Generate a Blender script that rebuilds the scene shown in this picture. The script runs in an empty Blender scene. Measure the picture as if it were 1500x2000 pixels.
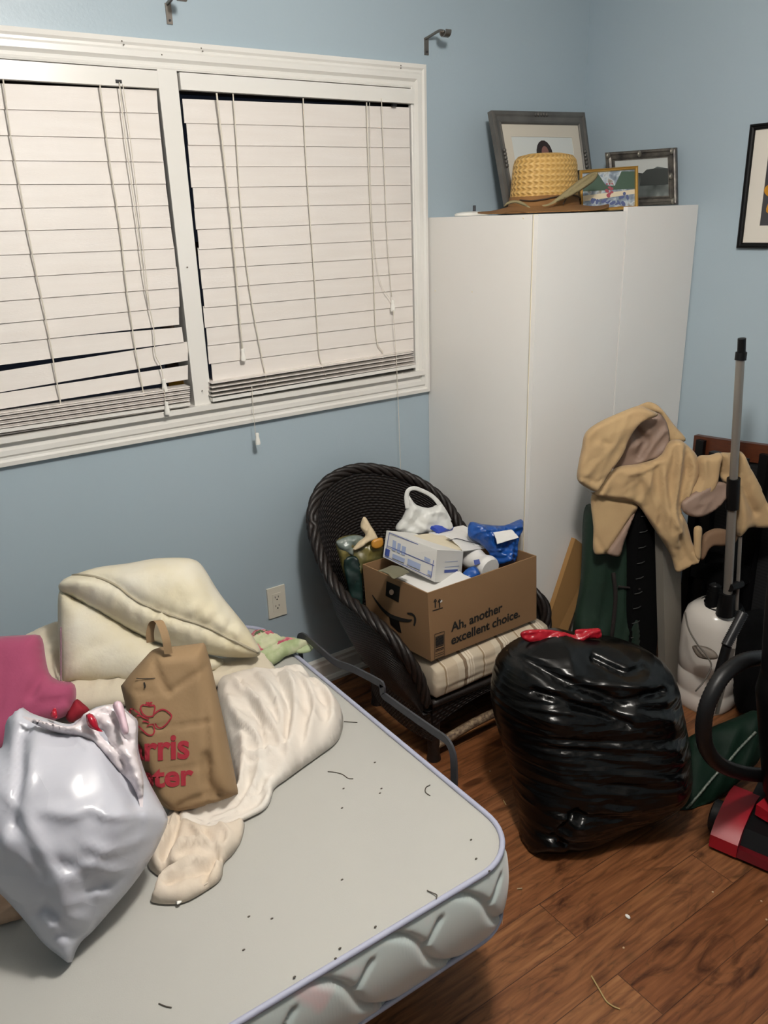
import bpy, bmesh, math, random
import numpy as np
from mathutils import Vector, Matrix, noise
from mathutils.geometry import delaunay_2d_cdt

random.seed(4)
S = bpy.context.scene
COL = S.collection

# ------------------------------------------------------------------ camera
RC = np.array([[0.82042014, -0.57092558, -0.03089942],
               [-0.21967506, -0.26485656, -0.9389323],
               [0.52787656, 0.7771068, -0.34271177]])      # rows: right, down, forward
F = 1572.5
CAM = np.array([0.0, 0.0, 1.65])
cd = bpy.data.cameras.new('camera')
cam = bpy.data.objects.new('camera', cd); COL.objects.link(cam)
cd.sensor_fit = 'VERTICAL'; cd.sensor_height = 36.0; cd.lens = F / 2000 * 36
cd.clip_start = 0.02
r, d, f = RC
cam.matrix_world = Matrix(((r[0], -d[0], -f[0], CAM[0]), (r[1], -d[1], -f[1], CAM[1]),
                           (r[2], -d[2], -f[2], CAM[2]), (0, 0, 0, 1)))
S.camera = cam

# ------------------------------------------------------------------ world, lamp, exposure
W = bpy.data.worlds.new('night'); S.world = W; W.use_nodes = True
W.node_tree.nodes['Background'].inputs[0].default_value = (0.004, 0.005, 0.008, 1)
W.node_tree.nodes['Background'].inputs[1].default_value = 1.0
LAMP = (0.78, 0.66, 2.32)
ld = bpy.data.lights.new('ceiling_lamp', 'POINT'); ld.energy = 60; ld.color = (1.0, 0.955, 0.90)
ld.shadow_soft_size = 0.085
lo = bpy.data.objects.new('ceiling_lamp', ld); lo.location = LAMP; COL.objects.link(lo)
S.view_settings.view_transform = 'Standard'; S.view_settings.look = 'None'
S.view_settings.gamma = 1.0; S.view_settings.use_curve_mapping = False
S.view_settings.exposure = 0.46

WY, WX, CEIL = 2.353, 2.584, 2.44      # window wall, right wall, ceiling

# ------------------------------------------------------------------ geometry helpers
def ray(px, py):
    return RC.T @ np.array([px - 750.0, py - 1000.0, F])
def at(px, py, x=None, y=None, z=None):
    """point of the place seen at a pixel of the photograph, on the plane x=, y= or z="""
    dd = ray(px, py)
    k = 0 if x is not None else 1 if y is not None else 2
    v = x if x is not None else y if y is not None else z
    return Vector(CAM + dd * (v - CAM[k]) / dd[k])

class Plane:
    def __init__(s, p, n=None, lift=0.0):
        s.p = np.array(p, float)
        s.n = -(s.p - CAM) if n is None else np.array(n, float)
        s.n /= np.linalg.norm(s.n)
        u = np.cross([0, 0, 1.0], s.n)
        s.u = np.array([1.0, 0, 0]) if np.linalg.norm(u) < 1e-6 else u / np.linalg.norm(u)
        s.v = np.cross(s.n, s.u)
        s.p = s.p + s.n * lift
    def hit(s, px, py):
        dd = ray(px, py); t = ((s.p - CAM) @ s.n) / (dd @ s.n)
        return CAM + dd * t
    def uv(s, px, py):
        q = s.hit(px, py) - s.p
        return (q @ s.u, q @ s.v)
    def pt(s, u, v, h=0.0):
        return s.p + s.u * u + s.v * v + s.n * h
    def up(s, k):
        return Plane(s.p, s.n, k)

WLOC = {}
def thing(name, label, cat, loc=(0, 0, 0), group=None):
    o = bpy.data.objects.new(name, None); COL.objects.link(o)
    o.location = loc; o.empty_display_size = 0.05
    o['label'] = label; o['category'] = cat
    if group: o['group'] = group
    WLOC[o] = Vector(loc)
    return o
def link(name, me, m, parent=None, label=None, cat=None, group=None, kind=None, smooth=False):
    o = bpy.data.objects.new(name, me); COL.objects.link(o)
    if m is not None:
        for mm in (m if isinstance(m, (list, tuple)) else [m]): me.materials.append(mm)
    if parent is None:
        co = [v.co for v in me.vertices]
        c = Vector(((min(v.x for v in co) + max(v.x for v in co)) / 2,
                    (min(v.y for v in co) + max(v.y for v in co)) / 2, min(v.z for v in co)))
        me.transform(Matrix.Translation(-c)); o.location = c; WLOC[o] = c
    else:
        me.transform(Matrix.Translation(-WLOC[parent])); o.parent = parent; WLOC[o] = WLOC[parent]
    if label: o['label'] = label
    if cat: o['category'] = cat
    if group: o['group'] = group
    if kind: o['kind'] = kind
    if smooth:
        me.polygons.foreach_set('use_smooth', [True] * len(me.polygons))
    me.update()
    return o
def bm_link(name, bm, m, parent=None, bevel=0.0, seg=2, smooth=False, **k):
    if bevel:
        es = [e for e in bm.edges if len(e.link_faces) == 2 and e.calc_face_angle(0) > 0.5]
        bmesh.ops.bevel(bm, geom=es, offset=bevel, segments=seg, affect='EDGES', profile=0.6, clamp_overlap=True)
    bmesh.ops.recalc_face_normals(bm, faces=bm.faces[:])
    me = bpy.data.meshes.new(name); bm.to_mesh(me); bm.free()
    o = link(name, me, m, parent, smooth=smooth, **k)
    if smooth == 'auto':
        set_auto(me)
    return o
def set_auto(me, ang=0.7):
    bm = bmesh.new(); bm.from_mesh(me)
    for e in bm.edges:
        e.smooth = not (len(e.link_faces) == 2 and e.calc_face_angle(0) > ang)
    bm.to_mesh(me); bm.free()

def hexa(bm, c):
    """box from 8 corners: bottom 4 (ccw) then top 4"""
    v = [bm.verts.new(Vector(p)) for p in c]
    for q in ((3, 2, 1, 0), (4, 5, 6, 7), (0, 1, 5, 4), (1, 2, 6, 5), (2, 3, 7, 6), (3, 0, 4, 7)):
        bm.faces.new([v[i] for i in q])
    return v
def box(bm, x0, x1, y0, y1, z0, z1):
    return hexa(bm, [(x0, y0, z0), (x1, y0, z0), (x1, y1, z0), (x0, y1, z0),
                     (x0, y0, z1), (x1, y0, z1), (x1, y1, z1), (x0, y1, z1)])
def slab(bm, quad, n, t):
    """a sheet: 4 points thickened by t along n"""
    n = Vector(n).normalized() * t
    q = [Vector(p) for p in quad]
    return hexa(bm, [p - n for p in q] + [p for p in q])
def catmull(pts, n=8, closed=False):
    P = [Vector(p) for p in pts]; out = []
    N = len(P)
    for i in range(N if closed else N - 1):
        a = P[(i - 1) % N] if closed or i > 0 else P[0] * 2 - P[1]
        b = P[i]; c = P[(i + 1) % N]
        e = P[(i + 2) % N] if closed or i + 2 < N else P[-1] * 2 - P[-2]
        for k in range(n):
            t = k / n
            out.append(0.5 * (2 * b + (c - a) * t + (2 * a - 5 * b + 4 * c - e) * t * t + (3 * b - a - 3 * c + e) * t ** 3))
    if not closed: out.append(P[-1])
    return out
def tube(bm, pts, rad, seg=8, closed=False, caps=True, flat=None, twist=0.0):
    """swept tube; rad number or list; flat = (direction, factor) squashes the section along a world direction"""
    P = [Vector(p) for p in pts]; N = len(P)
    if not hasattr(rad, '__len__'): rad = [rad] * N
    T = []
    for i in range(N):
        a = P[(i - 1) % N] if closed or i > 0 else P[i]
        b = P[(i + 1) % N] if closed or i < N - 1 else P[i]
        T.append((b - a).normalized())
    ref = Vector((0, 0, 1)) if abs(T[0].z) < 0.9 else Vector((1, 0, 0))
    nrm = (ref - T[0] * ref.dot(T[0])).normalized()
    rings = []
    for i in range(N):
        nrm = (nrm - T[i] * nrm.dot(T[i]))
        nrm = nrm.normalized() if nrm.length > 1e-6 else T[i].orthogonal().normalized()
        bn = T[i].cross(nrm)
        ring = []
        for k in range(seg):
            a = 2 * math.pi * k / seg + twist * i
            o = (nrm * math.cos(a) + bn * math.sin(a)) * rad[i]
            if flat:
                fd = Vector(flat[0]).normalized(); o = o - fd * o.dot(fd) * (1 - flat[1])
            ring.append(bm.verts.new(P[i] + o))
        rings.append(ring)
    M = N if closed else N - 1
    for i in range(M):
        A, B = rings[i], rings[(i + 1) % N]
        for k in range(seg):
            bm.faces.new((A[k], A[(k + 1) % seg], B[(k + 1) % seg], B[k]))
    if caps and not closed:
        bm.faces.new(rings[0][::-1]); bm.faces.new(rings[-1])
    return rings
def lathe(bm, prof, c, seg=32, sx=1.0, sy=1.0, rot=0.0):
    rings = []
    for (rr, z) in prof:
        ring = []
        for k in range(seg):
            a = 2 * math.pi * k / seg
            x, y = math.cos(a) * rr * sx, math.sin(a) * rr * sy
            ring.append(bm.verts.new((c[0] + x * math.cos(rot) - y * math.sin(rot),
                                      c[1] + x * math.sin(rot) + y * math.cos(rot), c[2] + z)))
        rings.append(ring)
    for A, B in zip(rings, rings[1:]):
        for k in range(seg):
            bm.faces.new((A[k], A[(k + 1) % seg], B[(k + 1) % seg], B[k]))
    bm.faces.new(rings[0][::-1]); bm.faces.new(rings[-1])
    return rings
def loft(bm, rows, uv=None):
    """grid surface through rows of points, with uv"""
    L = bm.loops.layers.uv.verify() if uv else None
    V = [[bm.verts.new(Vector(p)) for p in row] for row in rows]
    nr, nc = len(V), len(V[0])
    for i in range(nr - 1):
        for j in range(nc - 1):
            fc = bm.faces.new((V[i][j], V[i][j + 1], V[i + 1][j + 1], V[i + 1][j]))
            if uv:
                for l, (a, b) in zip(fc.loops, ((i, j), (i, j + 1), (i + 1, j + 1), (i + 1, j))):
                    l[L].uv = (b / (nc - 1) * uv[0], a / (nr - 1) * uv[1])
    return V
def resample(pts, n):
    P = [Vector(p) for p in pts]
    d = [0.0]
    for a, b in zip(P, P[1:]): d.append(d[-1] + (b - a).length)
    out = []
    j = 0
    for i in range(n):
        t = d[-1] * i / (n - 1)
        while j < len(d) - 2 and d[j + 1] < t: j += 1
        k = (t - d[j]) / max(1e-9, d[j + 1] - d[j])
        out.append(P[j].lerp(P[j + 1], min(1, max(0, k))))
    return out

def nz(u, v, s=0.0):
    return noise.noise(Vector((u, v, s)))
def fold(u, v, ang, fl, fa, amp, seed=0.0, sharp=2.0):
    """long ridges running at angle ang (degrees): fl frequency along, fa across"""
    a = math.radians(ang); c, s = math.cos(a), math.sin(a)
    w = nz(u * 3, v * 3, seed + 7) * 0.35
    x, y = (u * c + v * s) * fl + w, (-u * s + v * c) * fa + w
    return amp * (max(0.0, 1 - abs(nz(x, y, seed)) * 1.6) ** sharp - 0.5)

def cloth(u, v, ang, f, amp, seed=0.0):
    """creased cloth: long folds with two finer generations of crossing creases"""
    return (fold(u, v, ang, f * .14, f, amp, seed, 1.6) + fold(u, v, ang + 28, f * .35, f * 2.0, amp * .38, seed + 3, 1.4)
            + fold(u, v, ang - 35, f * .9, f * 3.4, amp * .16, seed + 5, 1.3))
def crumple(u, v, f, amp, seed=0.0):
    """crumpled film or paper: flat facets meeting in sharp creases"""
    h = 0.0
    for i in range(4):
        a = seed * 1.7 + i * 2.1; k = f * 1.6 ** i
        x = (u * math.cos(a) + v * math.sin(a)) * k + .9 * nz(u * k * .45, v * k * .45, seed + i)
        h += (abs(x % 1 - .5) * 2 - .5) * amp / 1.7 ** i * (.5 + nz(u * k * .3, v * k * .3, seed + 20 + i))
    return h

def blob(name, px, m, parent, P, tf=0.05, tb=0.02, rim=0.05, step=0.012, wr=None, creases=(), lumps=(),
         smooth=4, zmin=None, edge=0.0, ymax=None, xmax=None, flat=False, power=0.5, ridges=(), **k):
    """a soft body whose outline lies in plane P (pixels of the photo), swollen tf to the front and tb to the back"""
    o2 = [Vector((*P.uv(*p), 0)) for p in px]
    if smooth: o2 = catmull(o2, smooth, True)
    o2 = o2 + [o2[0]]
    L = sum((b - a).length for a, b in zip(o2, o2[1:]))
    n = max(12, int(L / step))
    o2 = resample(o2, n + 1)[:-1]
    if edge:
        o2 = [p + Vector((nz(p.x * 40, p.y * 40, 3), nz(p.x * 40, p.y * 40, 9), 0)) * edge for p in o2]
    A = np.array([(p.x, p.y) for p in o2]); B = np.roll(A, -1, 0)
    lo_, hi = A.min(0), A.max(0)
    pts = []
    rr = random.Random(len(name) + n)
    y = lo_[1]; row = 0
    while y < hi[1]:
        x = lo_[0] + (step / 2 if row % 2 else 0)
        while x < hi[0]:
            pts.append((x + rr.uniform(-.12, .12) * step, y + rr.uniform(-.12, .12) * step)); x += step
        y += step * 0.87; row += 1
    Q = np.array(pts)
    def dist(Q):
        out = np.full(len(Q), 1e9)
        for a, b in zip(A, B):
            e = b - a; t = np.clip(((Q - a) @ e) / max(1e-12, e @ e), 0, 1)
            out = np.minimum(out, np.linalg.norm(Q - a - t[:, None] * e, axis=1))
        return out
    inside = np.zeros(len(Q), bool)
    for a, b in zip(A, B):
        c = ((a[1] > Q[:, 1]) != (b[1] > Q[:, 1]))
        xx = a[0] + (Q[:, 1] - a[1]) / (b[1] - a[1] + 1e-15) * (b[0] - a[0])
        inside ^= c & (Q[:, 0] < xx)
    Q = Q[inside]; D = dist(Q)
    keep = D > step * 0.45; Q = Q[keep]; D = D[keep]
    vs = [Vector(p) for p in A] + [Vector(p) for p in Q]
    nb = len(A)
    ov, oe, of, *_ = delaunay_2d_cdt(vs, [], [list(range(nb))], 1, 1e-6)
    ov = np.array([(v.x, v.y) for v in ov])
    DD = dist(ov)
    onb = DD < 1e-5
    t = np.clip(DD / rim, 0, 1)
    prof = (1 - (1 - t) ** 2) ** power
    H = tf * prof
    HB = -tb * prof
    fade = np.clip(DD / (0.5 * rim), 0, 1)
    for (lx, ly, lr, la) in lumps:
        u, v = P.uv(lx, ly)
        H += la * np.exp(-((ov[:, 0] - u) ** 2 + (ov[:, 1] - v) ** 2) / lr ** 2) * fade
    if wr:
        wv = np.array([wr(u, v) for u, v in ov])
        H += wv * fade
        if flat: HB += wv * fade
    for (cp, cw, cdp) in creases:
        cc = np.array([P.uv(*p) for p in cp]); dm = np.full(len(ov), 1e9)
        for a, b in zip(cc, cc[1:]):
            e = b - a; tt = np.clip(((ov - a) @ e) / max(1e-12, e @ e), 0, 1)
            dm = np.minimum(dm, np.linalg.norm(ov - a - tt[:, None] * e, axis=1))
        H -= cdp * np.exp(-(dm / cw) ** 2) * np.clip(DD / (0.3 * rim), 0, 1)
    for (cp, rw, ra) in ridges:                       # folds drawn along a line: round crest, steeper on one side
        cc = np.array([P.uv(*p) for p in catmull([(*q, 0) for q in cp], 6) for p in [(p.x, p.y)]])
        best = np.full(len(ov), 1e9); sg = np.zeros(len(ov)); tp = np.zeros(len(ov)); nseg = len(cc) - 1
        for i_, (a, b) in enumerate(zip(cc, cc[1:])):
            e = b - a; tt = np.clip(((ov - a) @ e) / max(1e-12, e @ e), 0, 1)
            w_ = ov - a - tt[:, None] * e; dm = np.linalg.norm(w_, axis=1); m_ = dm < best
            best = np.where(m_, dm, best); sg = np.where(m_, np.sign(e[0] * w_[:, 1] - e[1] * w_[:, 0]), sg); tp = np.where(m_, (i_ + tt) / nseg, tp)
        wid = np.where(sg > 0, rw, rw * .45)
        H += ra * np.exp(-(best / wid) ** 2) * np.clip(np.sin(np.pi * np.clip(tp, .04, .96)), 0, 1) ** .5 * np.clip(DD / (0.25 * rim), 0, 1)
    H = np.maximum(H, HB + 0.0006)
    def P3(u, v, h):
        p = P.pt(u, v, h)
        if zmin is not None and p[2] < zmin: p = p.copy(); p[2] = zmin + (p[2] - zmin) * 0.02
        if ymax is not None and p[1] > ymax: p[1] = ymax + (p[1] - ymax) * 0.02
        if xmax is not None and p[0] > xmax: p[0] = xmax + (p[0] - xmax) * 0.02
        return tuple(p)
    verts = [P3(u, v, 0 if b else h) for (u, v), h, b in zip(ov, H, onb)]
    back = {}
    for i in range(len(ov)):
        if onb[i]: back[i] = i
        else:
            back[i] = len(verts); verts.append(P3(*ov[i], HB[i]))
    faces = []
    for fc in of:
        fc = list(fc)
        a = ov[fc]
        ar = 0.5 * np.sum(a[:, 0] * np.roll(a[:, 1], -1) - np.roll(a[:, 0], -1) * a[:, 1])
        if ar < 0: fc = fc[::-1]
        faces.append(fc)
        bf = [back[i] for i in fc][::-1]
        if set(bf) != set(fc): faces.append(bf)
    me = bpy.data.meshes.new(name); me.from_pydata(verts, [], faces); me.validate()
    o = link(name, me, m, parent, smooth=True, **k)
    Hh = np.where(onb, 0, H)
    def height(u, v, top=False):
        dd = (ov[:, 0] - u) ** 2 + (ov[:, 1] - v) ** 2
        i = np.argpartition(dd, 4)[:4]; w = 1 / (dd[i] + 1e-7)
        return float(max((Hh[i] * w).sum() / w.sum(), Hh[i].max() if top else -1))
    return o, height

# ------------------------------------------------------------------ materials
def lin(h):
    h = h.lstrip('#'); c = [int(h[i:i + 2], 16) / 255 for i in (0, 2, 4)]
    return tuple(x / 12.92 if x <= 0.04045 else ((x + 0.055) / 1.055) ** 2.4 for x in c) + (1.0,)
class NT:
    def __init__(s, name):
        s.m = bpy.data.materials.new(name); s.m.use_nodes = True
        s.t = s.m.node_tree; s.b = s.t.nodes['Principled BSDF']
    def n(s, typ, **k):
        o = s.t.nodes.new(typ)
        for a, v in k.items():
            if a.startswith('i_'): o.inputs[int(a[2:]) if a[2:].isdigit() else a[2:].replace('_', ' ')].default_value = v
            else: setattr(o, a, v)
        return o
    def l(s, a, b): s.t.links.new(a, b)
    def math(s, op, a, b=None):
        o = s.n('ShaderNodeMath', operation=op)
        for i, v in enumerate((a, b)):
            if v is None: continue
            if isinstance(v, (int, float)): o.inputs[i].default_value = v
            else: s.l(v, o.inputs[i])
        return o.outputs[0]
    def set(s, **k):
        for a, v in k.items(): s.b.inputs[a.replace('_', ' ')].default_value = v
    def bump(s, h, strength=0.3, dist=0.002):
        o = s.n('ShaderNodeBump'); o.inputs['Strength'].default_value = strength; o.inputs['Distance'].default_value = dist
        s.l(h, o.inputs['Height']); s.l(o.outputs[0], s.b.inputs['Normal']); return o
    def ramp(s, fac, stops, interp='LINEAR'):
        o = s.n('ShaderNodeValToRGB'); o.color_ramp.interpolation = interp
        e = o.color_ramp.elements
        while len(e) < len(stops): e.new(0.5)
        for x, (p, c) in zip(e, stops): x.position = p; x.color = lin(c) if isinstance(c, str) else c
        s.l(fac, o.inputs[0]); return o.outputs[0]
def M(name, col, rough=0.6, metal=0.0, bump=None, var=None, spec=0.5, coat=0.0, sheen=0.0, ns=None):
    """plain procedural material: base colour, gentle noise variation var=(scale, colour2, amount), bump=(scale, dist)"""
    t = NT(name); t.set(Base_Color=lin(col), Roughness=rough, Metallic=metal)
    t.b.inputs['Specular IOR Level'].default_value = spec
    if coat: t.b.inputs['Coat Weight'].default_value = coat
    if sheen: t.b.inputs['Sheen Weight'].default_value = sheen
    tc = t.n('ShaderNodeTexCoord').outputs['Object']
    if ns:
        mp = t.n('ShaderNodeMapping'); mp.inputs['Scale'].default_value = ns; t.l(tc, mp.inputs[0]); tc = mp.outputs[0]
    if var:
        o = t.n('ShaderNodeTexNoise'); o.inputs['Scale'].default_value = var[0]; o.inputs['Detail'].default_value = 5
        t.l(tc, o.inputs[0])
        c = t.ramp(o.outputs[0], [(0.5 - 0.25 / max(.05, var[2]) * .5, col), (0.5 + 0.25 / max(.05, var[2]) * .5, var[1])])
        t.l(c, t.b.inputs['Base Color'])
    if bump:
        o = t.n('ShaderNodeTexNoise'); o.inputs['Scale'].default_value = bump[0]; o.inputs['Detail'].default_value = 6
        t.l(tc, o.inputs[0]); t.bump(o.outputs[0], 0.6, bump[1])
    return t.m

def wood_floor():
    t = NT('hand scraped laminate')
    tc = t.n('ShaderNodeTexCoord').outputs['Object']
    br = t.n('ShaderNodeTexBrick'); br.offset = 0.37; br.offset_frequency = 2
    br.inputs['Scale'].default_value = 1.0; br.inputs['Brick Width'].default_value = 1.22; br.inputs['Row Height'].default_value = 0.125
    br.inputs['Mortar Size'].default_value = 0.0012; br.inputs['Mortar Smooth'].default_value = 0.3; br.inputs['Bias'].default_value = 0.0
    br.inputs['Color1'].default_value = (0, 0, 0, 1); br.inputs['Color2'].default_value = (1, 1, 1, 1); br.inputs['Mortar'].default_value = (.5, .5, .5, 1)
    t.l(tc, br.inputs[0])
    sh = t.n('ShaderNodeVectorMath', operation='SCALE'); sh.inputs['Scale'].default_value = 7.0; t.l(br.outputs['Color'], sh.inputs[0])
    ad = t.n('ShaderNodeVectorMath', operation='ADD'); t.l(tc, ad.inputs[0]); t.l(sh.outputs[0], ad.inputs[1])
    # cathedral figure: rings of a strongly stretched noise
    mp = t.n('ShaderNodeMapping'); mp.inputs['Scale'].default_value = (1.5, 6.0, 1); t.l(ad.outputs[0], mp.inputs[0])
    n1 = t.n('ShaderNodeTexNoise'); n1.inputs['Scale'].default_value = 2.0; n1.inputs['Detail'].default_value = 3; n1.inputs['Distortion'].default_value = 0.6; t.l(mp.outputs[0], n1.inputs[0])
    ring = t.math('FRACT', t.math('MULTIPLY', n1.outputs[0], 9.0))
    mp2 = t.n('ShaderNodeMapping'); mp2.inputs['Scale'].default_value = (3, 42.0, 1); t.l(ad.outputs[0], mp2.inputs[0])
    n2 = t.n('ShaderNodeTexNoise'); n2.inputs['Scale'].default_value = 2.2; n2.inputs['Detail'].default_value = 6; t.l(mp2.outputs[0], n2.inputs[0])
    mp3 = t.n('ShaderNodeMapping'); mp3.inputs['Scale'].default_value = (4, 13.0, 1); t.l(ad.outputs[0], mp3.inputs[0])
    n3 = t.n('ShaderNodeTexNoise'); n3.inputs['Scale'].default_value = 1.6; n3.inputs['Detail'].default_value = 4; n3.inputs['Distortion'].default_value = 1.2; t.l(mp3.outputs[0], n3.inputs[0])
    c_ring = t.ramp(ring, [(0.0, '48301c'), (0.16, '754b2e'), (0.6, '805434'), (1.0, '704728')])
    c_gr = t.ramp(n2.outputs[0], [(0.36, '6b4329'), (0.55, '9a6a43'), (0.72, 'b07e54')])
    mx = t.n('ShaderNodeMix', data_type='RGBA'); mx.inputs[0].default_value = 0.5; t.l(c_ring, mx.inputs[6]); t.l(c_gr, mx.inputs[7])
    dk = t.ramp(n3.outputs[0], [(0.30, '7a6455'), (0.46, 'ffffff')])
    mu = t.n('ShaderNodeMix', data_type='RGBA', blend_type='MULTIPLY'); mu.inputs[0].default_value = 0.8
    t.l(mx.outputs[2], mu.inputs[6]); t.l(dk, mu.inputs[7])
    tone = t.ramp(br.outputs['Color'], [(0, 'c4a898'), (1, 'ffffff')])
    m2 = t.n('ShaderNodeMix', data_type='RGBA', blend_type='MULTIPLY'); m2.inputs[0].default_value = 0.7
    t.l(mu.outputs[2], m2.inputs[6]); t.l(tone, m2.inputs[7])
    sm = t.n('ShaderNodeMix', data_type='RGBA', blend_type='MULTIPLY'); t.l(br.outputs['Fac'], sm.inputs[0])
    t.l(m2.outputs[2], sm.inputs[6]); sm.inputs[7].default_value = (.35, .3, .28, 1)
    t.l(sm.outputs[2], t.b.inputs['Base Color'])
    t.set(Roughness=0.42); t.b.inputs['Specular IOR Level'].default_value = 0.35
    hh = t.math('SUBTRACT', t.math('ADD', n2.outputs[0], n3.outputs[0]), t.math('MULTIPLY', br.outputs['Fac'], 1.5))
    t.bump(hh, 0.35, 0.003)
    return t.m

def weave(name, c1, c2, rough=0.45):
    """wicker: over-under strands from the mesh's uv (one unit = one strand)"""
    t = NT(name)
    uv = t.n('ShaderNodeTexCoord').outputs['UV']
    sp = t.n('ShaderNodeSeparateXYZ'); t.l(uv, sp.inputs[0])
    u, v = sp.outputs[0], sp.outputs[1]
    row = t.math('FLOOR', v)
    su = t.math('SINE', t.math('MULTIPLY', t.math('ADD', u, row), math.pi))
    sv = t.math('ABSOLUTE', t.math('SINE', t.math('MULTIPLY', v, math.pi)))
    h = t.math('MULTIPLY', sv, t.math('ADD', t.math('MULTIPLY', su, 0.5), 0.7))
    no = t.n('ShaderNodeTexNoise'); no.inputs['Scale'].default_value = 3.0; t.l(uv, no.inputs[0])
    c = t.ramp(t.math('MULTIPLY', h, no.outputs[0]), [(0.05, c1), (0.6, c2)])
    t.l(c, t.b.inputs['Base Color']); t.set(Roughness=rough)
    t.bump(h, 0.9, 0.003)
    return t.m

def stripes(name, stops, period, axis=0, rough=0.85, bump=True):
    t = NT(name)
    sp = t.n('ShaderNodeSeparateXYZ'); tc = t.n('ShaderNodeTexCoord').outputs['Object']; t.l(tc, sp.inputs[0])
    fr = t.math('FRACT', t.math('DIVIDE', t.math('ADD', sp.outputs[axis], 10 * period), period))
    c = t.ramp(fr, stops, 'CONSTANT'); t.l(c, t.b.inputs['Base Color']); t.set(Roughness=rough)
    if bump:
        no = t.n('ShaderNodeTexNoise'); no.inputs['Scale'].default_value = 400; t.l(tc, no.inputs[0]); t.bump(no.outputs[0], 0.3, 0.001)
    return t.m

def plastic(name, col, rough=0.25, trans=0.0, sss=0.0, fine=60, dist=0.0015, spec=0.5, ns=None):
    """thin plastic film: crumpled into small facets (ns stretches them into streaks)"""
    t = NT(name); t.set(Base_Color=lin(col), Roughness=rough)
    t.b.inputs['Specular IOR Level'].default_value = spec
    if sss: t.b.inputs['Subsurface Weight'].default_value = sss; t.b.inputs['Subsurface Radius'].default_value = (.02, .02, .02)
    tc = t.n('ShaderNodeTexCoord').outputs['Object']
    if ns:
        mp = t.n('ShaderNodeMapping'); mp.inputs['Scale'].default_value = ns; mp.inputs['Rotation'].default_value = (0.1, 0.12, 0.3); t.l(tc, mp.inputs[0]); tc = mp.outputs[0]
    wn = t.n('ShaderNodeTexNoise'); wn.inputs['Scale'].default_value = fine * .3; wn.inputs['Detail'].default_value = 2; t.l(tc, wn.inputs[0])
    sc = t.n('ShaderNodeVectorMath', operation='SCALE'); sc.inputs['Scale'].default_value = 2.5 / fine; t.l(wn.outputs['Color'], sc.inputs[0])
    ad = t.n('ShaderNodeVectorMath', operation='ADD'); t.l(tc, ad.inputs[0]); t.l(sc.outputs[0], ad.inputs[1])
    v = t.n('ShaderNodeTexVoronoi'); v.inputs['Scale'].default_value = fine; t.l(ad.outputs[0], v.inputs[0])
    n2 = t.n('ShaderNodeTexNoise'); n2.inputs['Scale'].default_value = fine * .6; n2.inputs['Detail'].default_value = 2; t.l(tc, n2.inputs[0])
    t.bump(t.math('MULTIPLY', v.outputs['Distance'], n2.outputs[0]), 0.7, dist)
    return t.m

def wall_paint():
    t = NT('blue eggshell wall paint')
    tc = t.n('ShaderNodeTexCoord').outputs['Object']
    no = t.n('ShaderNodeTexNoise'); no.inputs['Scale'].default_value = 1.2; t.l(tc, no.inputs[0])
    c = t.ramp(no.outputs[0], [(0.3, 'a3b3bd'), (0.7, 'a8b8c1')]); t.l(c, t.b.inputs['Base Color'])
    t.set(Roughness=0.38); t.b.inputs['Specular IOR Level'].default_value = 0.4
    n2 = t.n('ShaderNodeTexNoise'); n2.inputs['Scale'].default_value = 140; n2.inputs['Detail'].default_value = 2; t.l(tc, n2.inputs[0])
    t.bump(n2.outputs[0], 0.25, 0.001)
    return t.m

m_wall = wall_paint()
m_floor = wood_floor()
m_ceil = M('ceiling paint', 'e6e4de', 0.9, bump=(60, .002))
m_trim = M('white gloss trim paint', 'e6e4df', 0.3, var=(3, 'e0ddd6', .6))
m_slat = M('white faux wood slat', 'e3ddd7', 0.42, var=(5, 'ded7d0', .5), bump=(90, .0006), ns=(1, 12, 12))
m_cord = M('cream cord', 'd9d2c4', 0.8)
m_tass = M('white plastic tassel', 'efede6', 0.35)
m_glass = NT('window glass'); m_glass.set(Base_Color=(1, 1, 1, 1), Roughness=0.02); m_glass.b.inputs['Transmission Weight'].default_value = 1.0
m_glass = m_glass.m
m_brass = M('brass', 'b98a35', 0.35, 1.0, var=(40, '8f6a28', .5))
m_ward = M('white melamine', 'ebe9e5', 0.45, var=(2, 'e7e4df', .5))
m_wedge = M('cream edging', 'e6dcc2', 0.5)
m_steel = M('dull nickel', '8f8981', 0.38, 0.9, var=(30, '77706a', .5))
m_black = M('black plastic', '0a0a0b', 0.42, bump=(50, .0006), spec=.3)
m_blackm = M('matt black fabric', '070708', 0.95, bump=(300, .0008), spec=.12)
m_iron = M('grey painted steel', '45454a', 0.5, 0.3, bump=(60, .0004), var=(12, '38383c', .5))
m_print = M('black printing ink', '15130f', 0.8)

# ------------------------------------------------------------------ room shell
def struct(name, bm, m, parent=None, **k):
    o = bm_link(name, bm, m, parent, **k)
    if parent is None: o['kind'] = 'structure'
    return o
XL, YF = -1.75, -1.9
OX0, OX1, OZ0, OZ1 = 0.106, 1.756, 1.124, 2.043     # window opening
bm = bmesh.new(); box(bm, XL - .1, WX + .1, YF - .1, WY + .1, -0.08, 0.0); struct('floor', bm, m_floor)
bm = bmesh.new(); box(bm, XL - .1, WX + .1, YF - .1, WY + .1, CEIL, CEIL + .08); struct('ceiling', bm, m_ceil)
bm = bmesh.new()
box(bm, XL, OX0, WY, WY + .12, 0, CEIL); box(bm, OX1, WX, WY, WY + .12, 0, CEIL)
box(bm, OX0, OX1, WY, WY + .12, 0, OZ0); box(bm, OX0, OX1, WY, WY + .12, OZ1, CEIL)
struct('wall_back', bm, m_wall)
bm = bmesh.new(); box(bm, WX, WX + .1, YF, WY + .12, 0, CEIL); struct('wall_right', bm, m_wall)
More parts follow.
